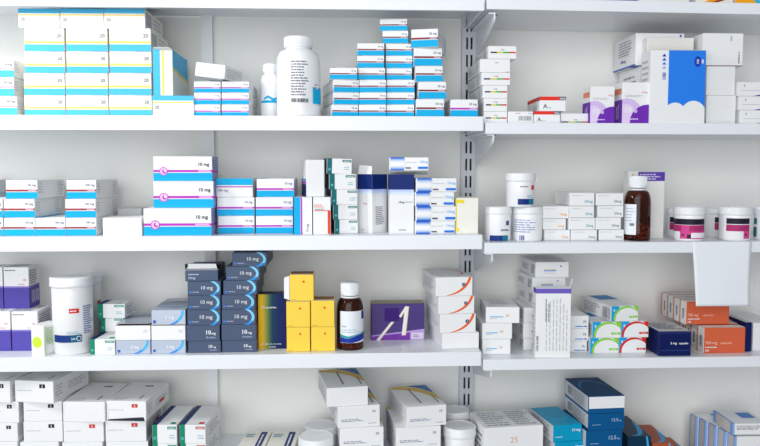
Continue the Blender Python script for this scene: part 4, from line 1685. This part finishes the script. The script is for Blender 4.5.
tub(443.8, 475, 430.2, D4, 0.075, 'white lidded tub in front, between gold topped pile and post', None, 10, 1.2)
carton(484.6, 543.4, 426.6, E4, 0.03, 0.12, d_25, 'large white box printed with a red 25, bottom row', rot=7)
t = stack('cyan box with arc on top', 'of cyan pile', [(556, 586, 474), (555, 585, 457.5), (554.8, 585, 441.6), (553.4, 582, 424.8, dict(rot=9))], E4, Y=0.03, d=0.135, design=d_cyan, group='cyan boxes on the bottom row', body=CYANB, rot=8)
stack('deep blue box', 'of deep blue pile', [(588, 623.6, 487), (587, 622.6, 469), (587, 622.6, 450), (587, 622.6, 430), (589, 624.4, 413.6, dict(rot=4)), (589.2, 624.6, 396, dict(rot=4, design=d_deep(True), label='deep blue box with white end, on top of the deep blue pile'))], E4, Y=0.02, d=0.155, design=d_deep(), group='deep blue boxes on the bottom row', body=DBLUE, rot=5)
carton(628, 651, 436.5, E4, 0.045, 0.15, d_swoosh, 'dark teal box with cyan swoosh, right of the deep blue pile', body=TEALB)
carton(652.6, 673, 443, E4, 0.045, 0.13, d_swoosh, 'rust brown box with cyan swoosh on the bottom row', 'rust brown boxes', body=RUST)
carton(674.5, 692, 455, E4, 0.045, 0.12, d_swoosh, 'lower rust brown box partly below the frame, bottom row', 'rust brown boxes', body=RUST)
g = 'blue edged boxes at the right of the bottom row'
tops = 0
zt = 0
for k in range(5):
    f = 1.70 / (1.70 + 0.033 * k)
    zt = carton(342 + 392.5 * f - 2.6 * k, 342 + 432 * f - 2.6 * k, 170 + 266.5 * f, E4, 0.03 + 0.033 * k, 0.0322, d_edge,
           ['blue edged upright box foremost in the row at bottom right', 'blue edged upright box second in the row at bottom right', 'blue edged upright box third in the row at bottom right', 'blue edged upright box fourth in the row at bottom right', 'blue edged upright box nearest the wall at bottom right'][k], g)
    tops = max(tops, zt)
carton(732.6, 768, 423.6, tops + 0.0005, 0.034, 0.10, d_edge, 'blue edged box lying flat across the upright ones, bottom right', g, rot=-2)

# ------------------------------------------------------------------ light
w = bpy.data.worlds.new('world')
w.use_nodes = True
bpy.context.scene.world = w
bg = w.node_tree.nodes['Background']
bg.inputs['Color'].default_value = (0.90, 0.95, 1.0, 1)
bg.inputs['Strength'].default_value = 0.26


def area(name, loc, target, sx, sy, power, color=(1, 1, 1)):
    l = bpy.data.lights.new(name, 'AREA')
    l.shape = 'RECTANGLE'
    l.size, l.size_y = sx, sy
    l.energy = power
    l.color = color
    o = bpy.data.objects.new(name, l)
    C.objects.link(o)
    o.location = loc
    o.rotation_euler = (Vector(target) - Vector(loc)).to_track_quat('-Z', 'Y').to_euler()
    return o


area('window_light', (-0.85, -3.6, 1.75), (0.05, 0.1, 1.4), 3.4, 2.6, 100, (0.965, 0.985, 1.0))
area('ceiling_lamp', (0.2, -2.2, 2.75), (0.0, 0.1, 1.3), 1.8, 1.0, 9, (0.97, 0.99, 1.0))
area('added_corner_glow', (-1.3, -0.6, 2.15), (-0.80, 0.05, 1.82), 0.3, 0.3, 12, (1.0, 1.0, 1.0))  # added source, brightens the top-left corner in place of lens glow

sc = bpy.context.scene
sc.view_settings.view_transform = 'Standard'
sc.view_settings.look = 'None'
sc.view_settings.gamma = 1
sc.view_settings.use_curve_mapping = False
sc.view_settings.exposure = -0.06
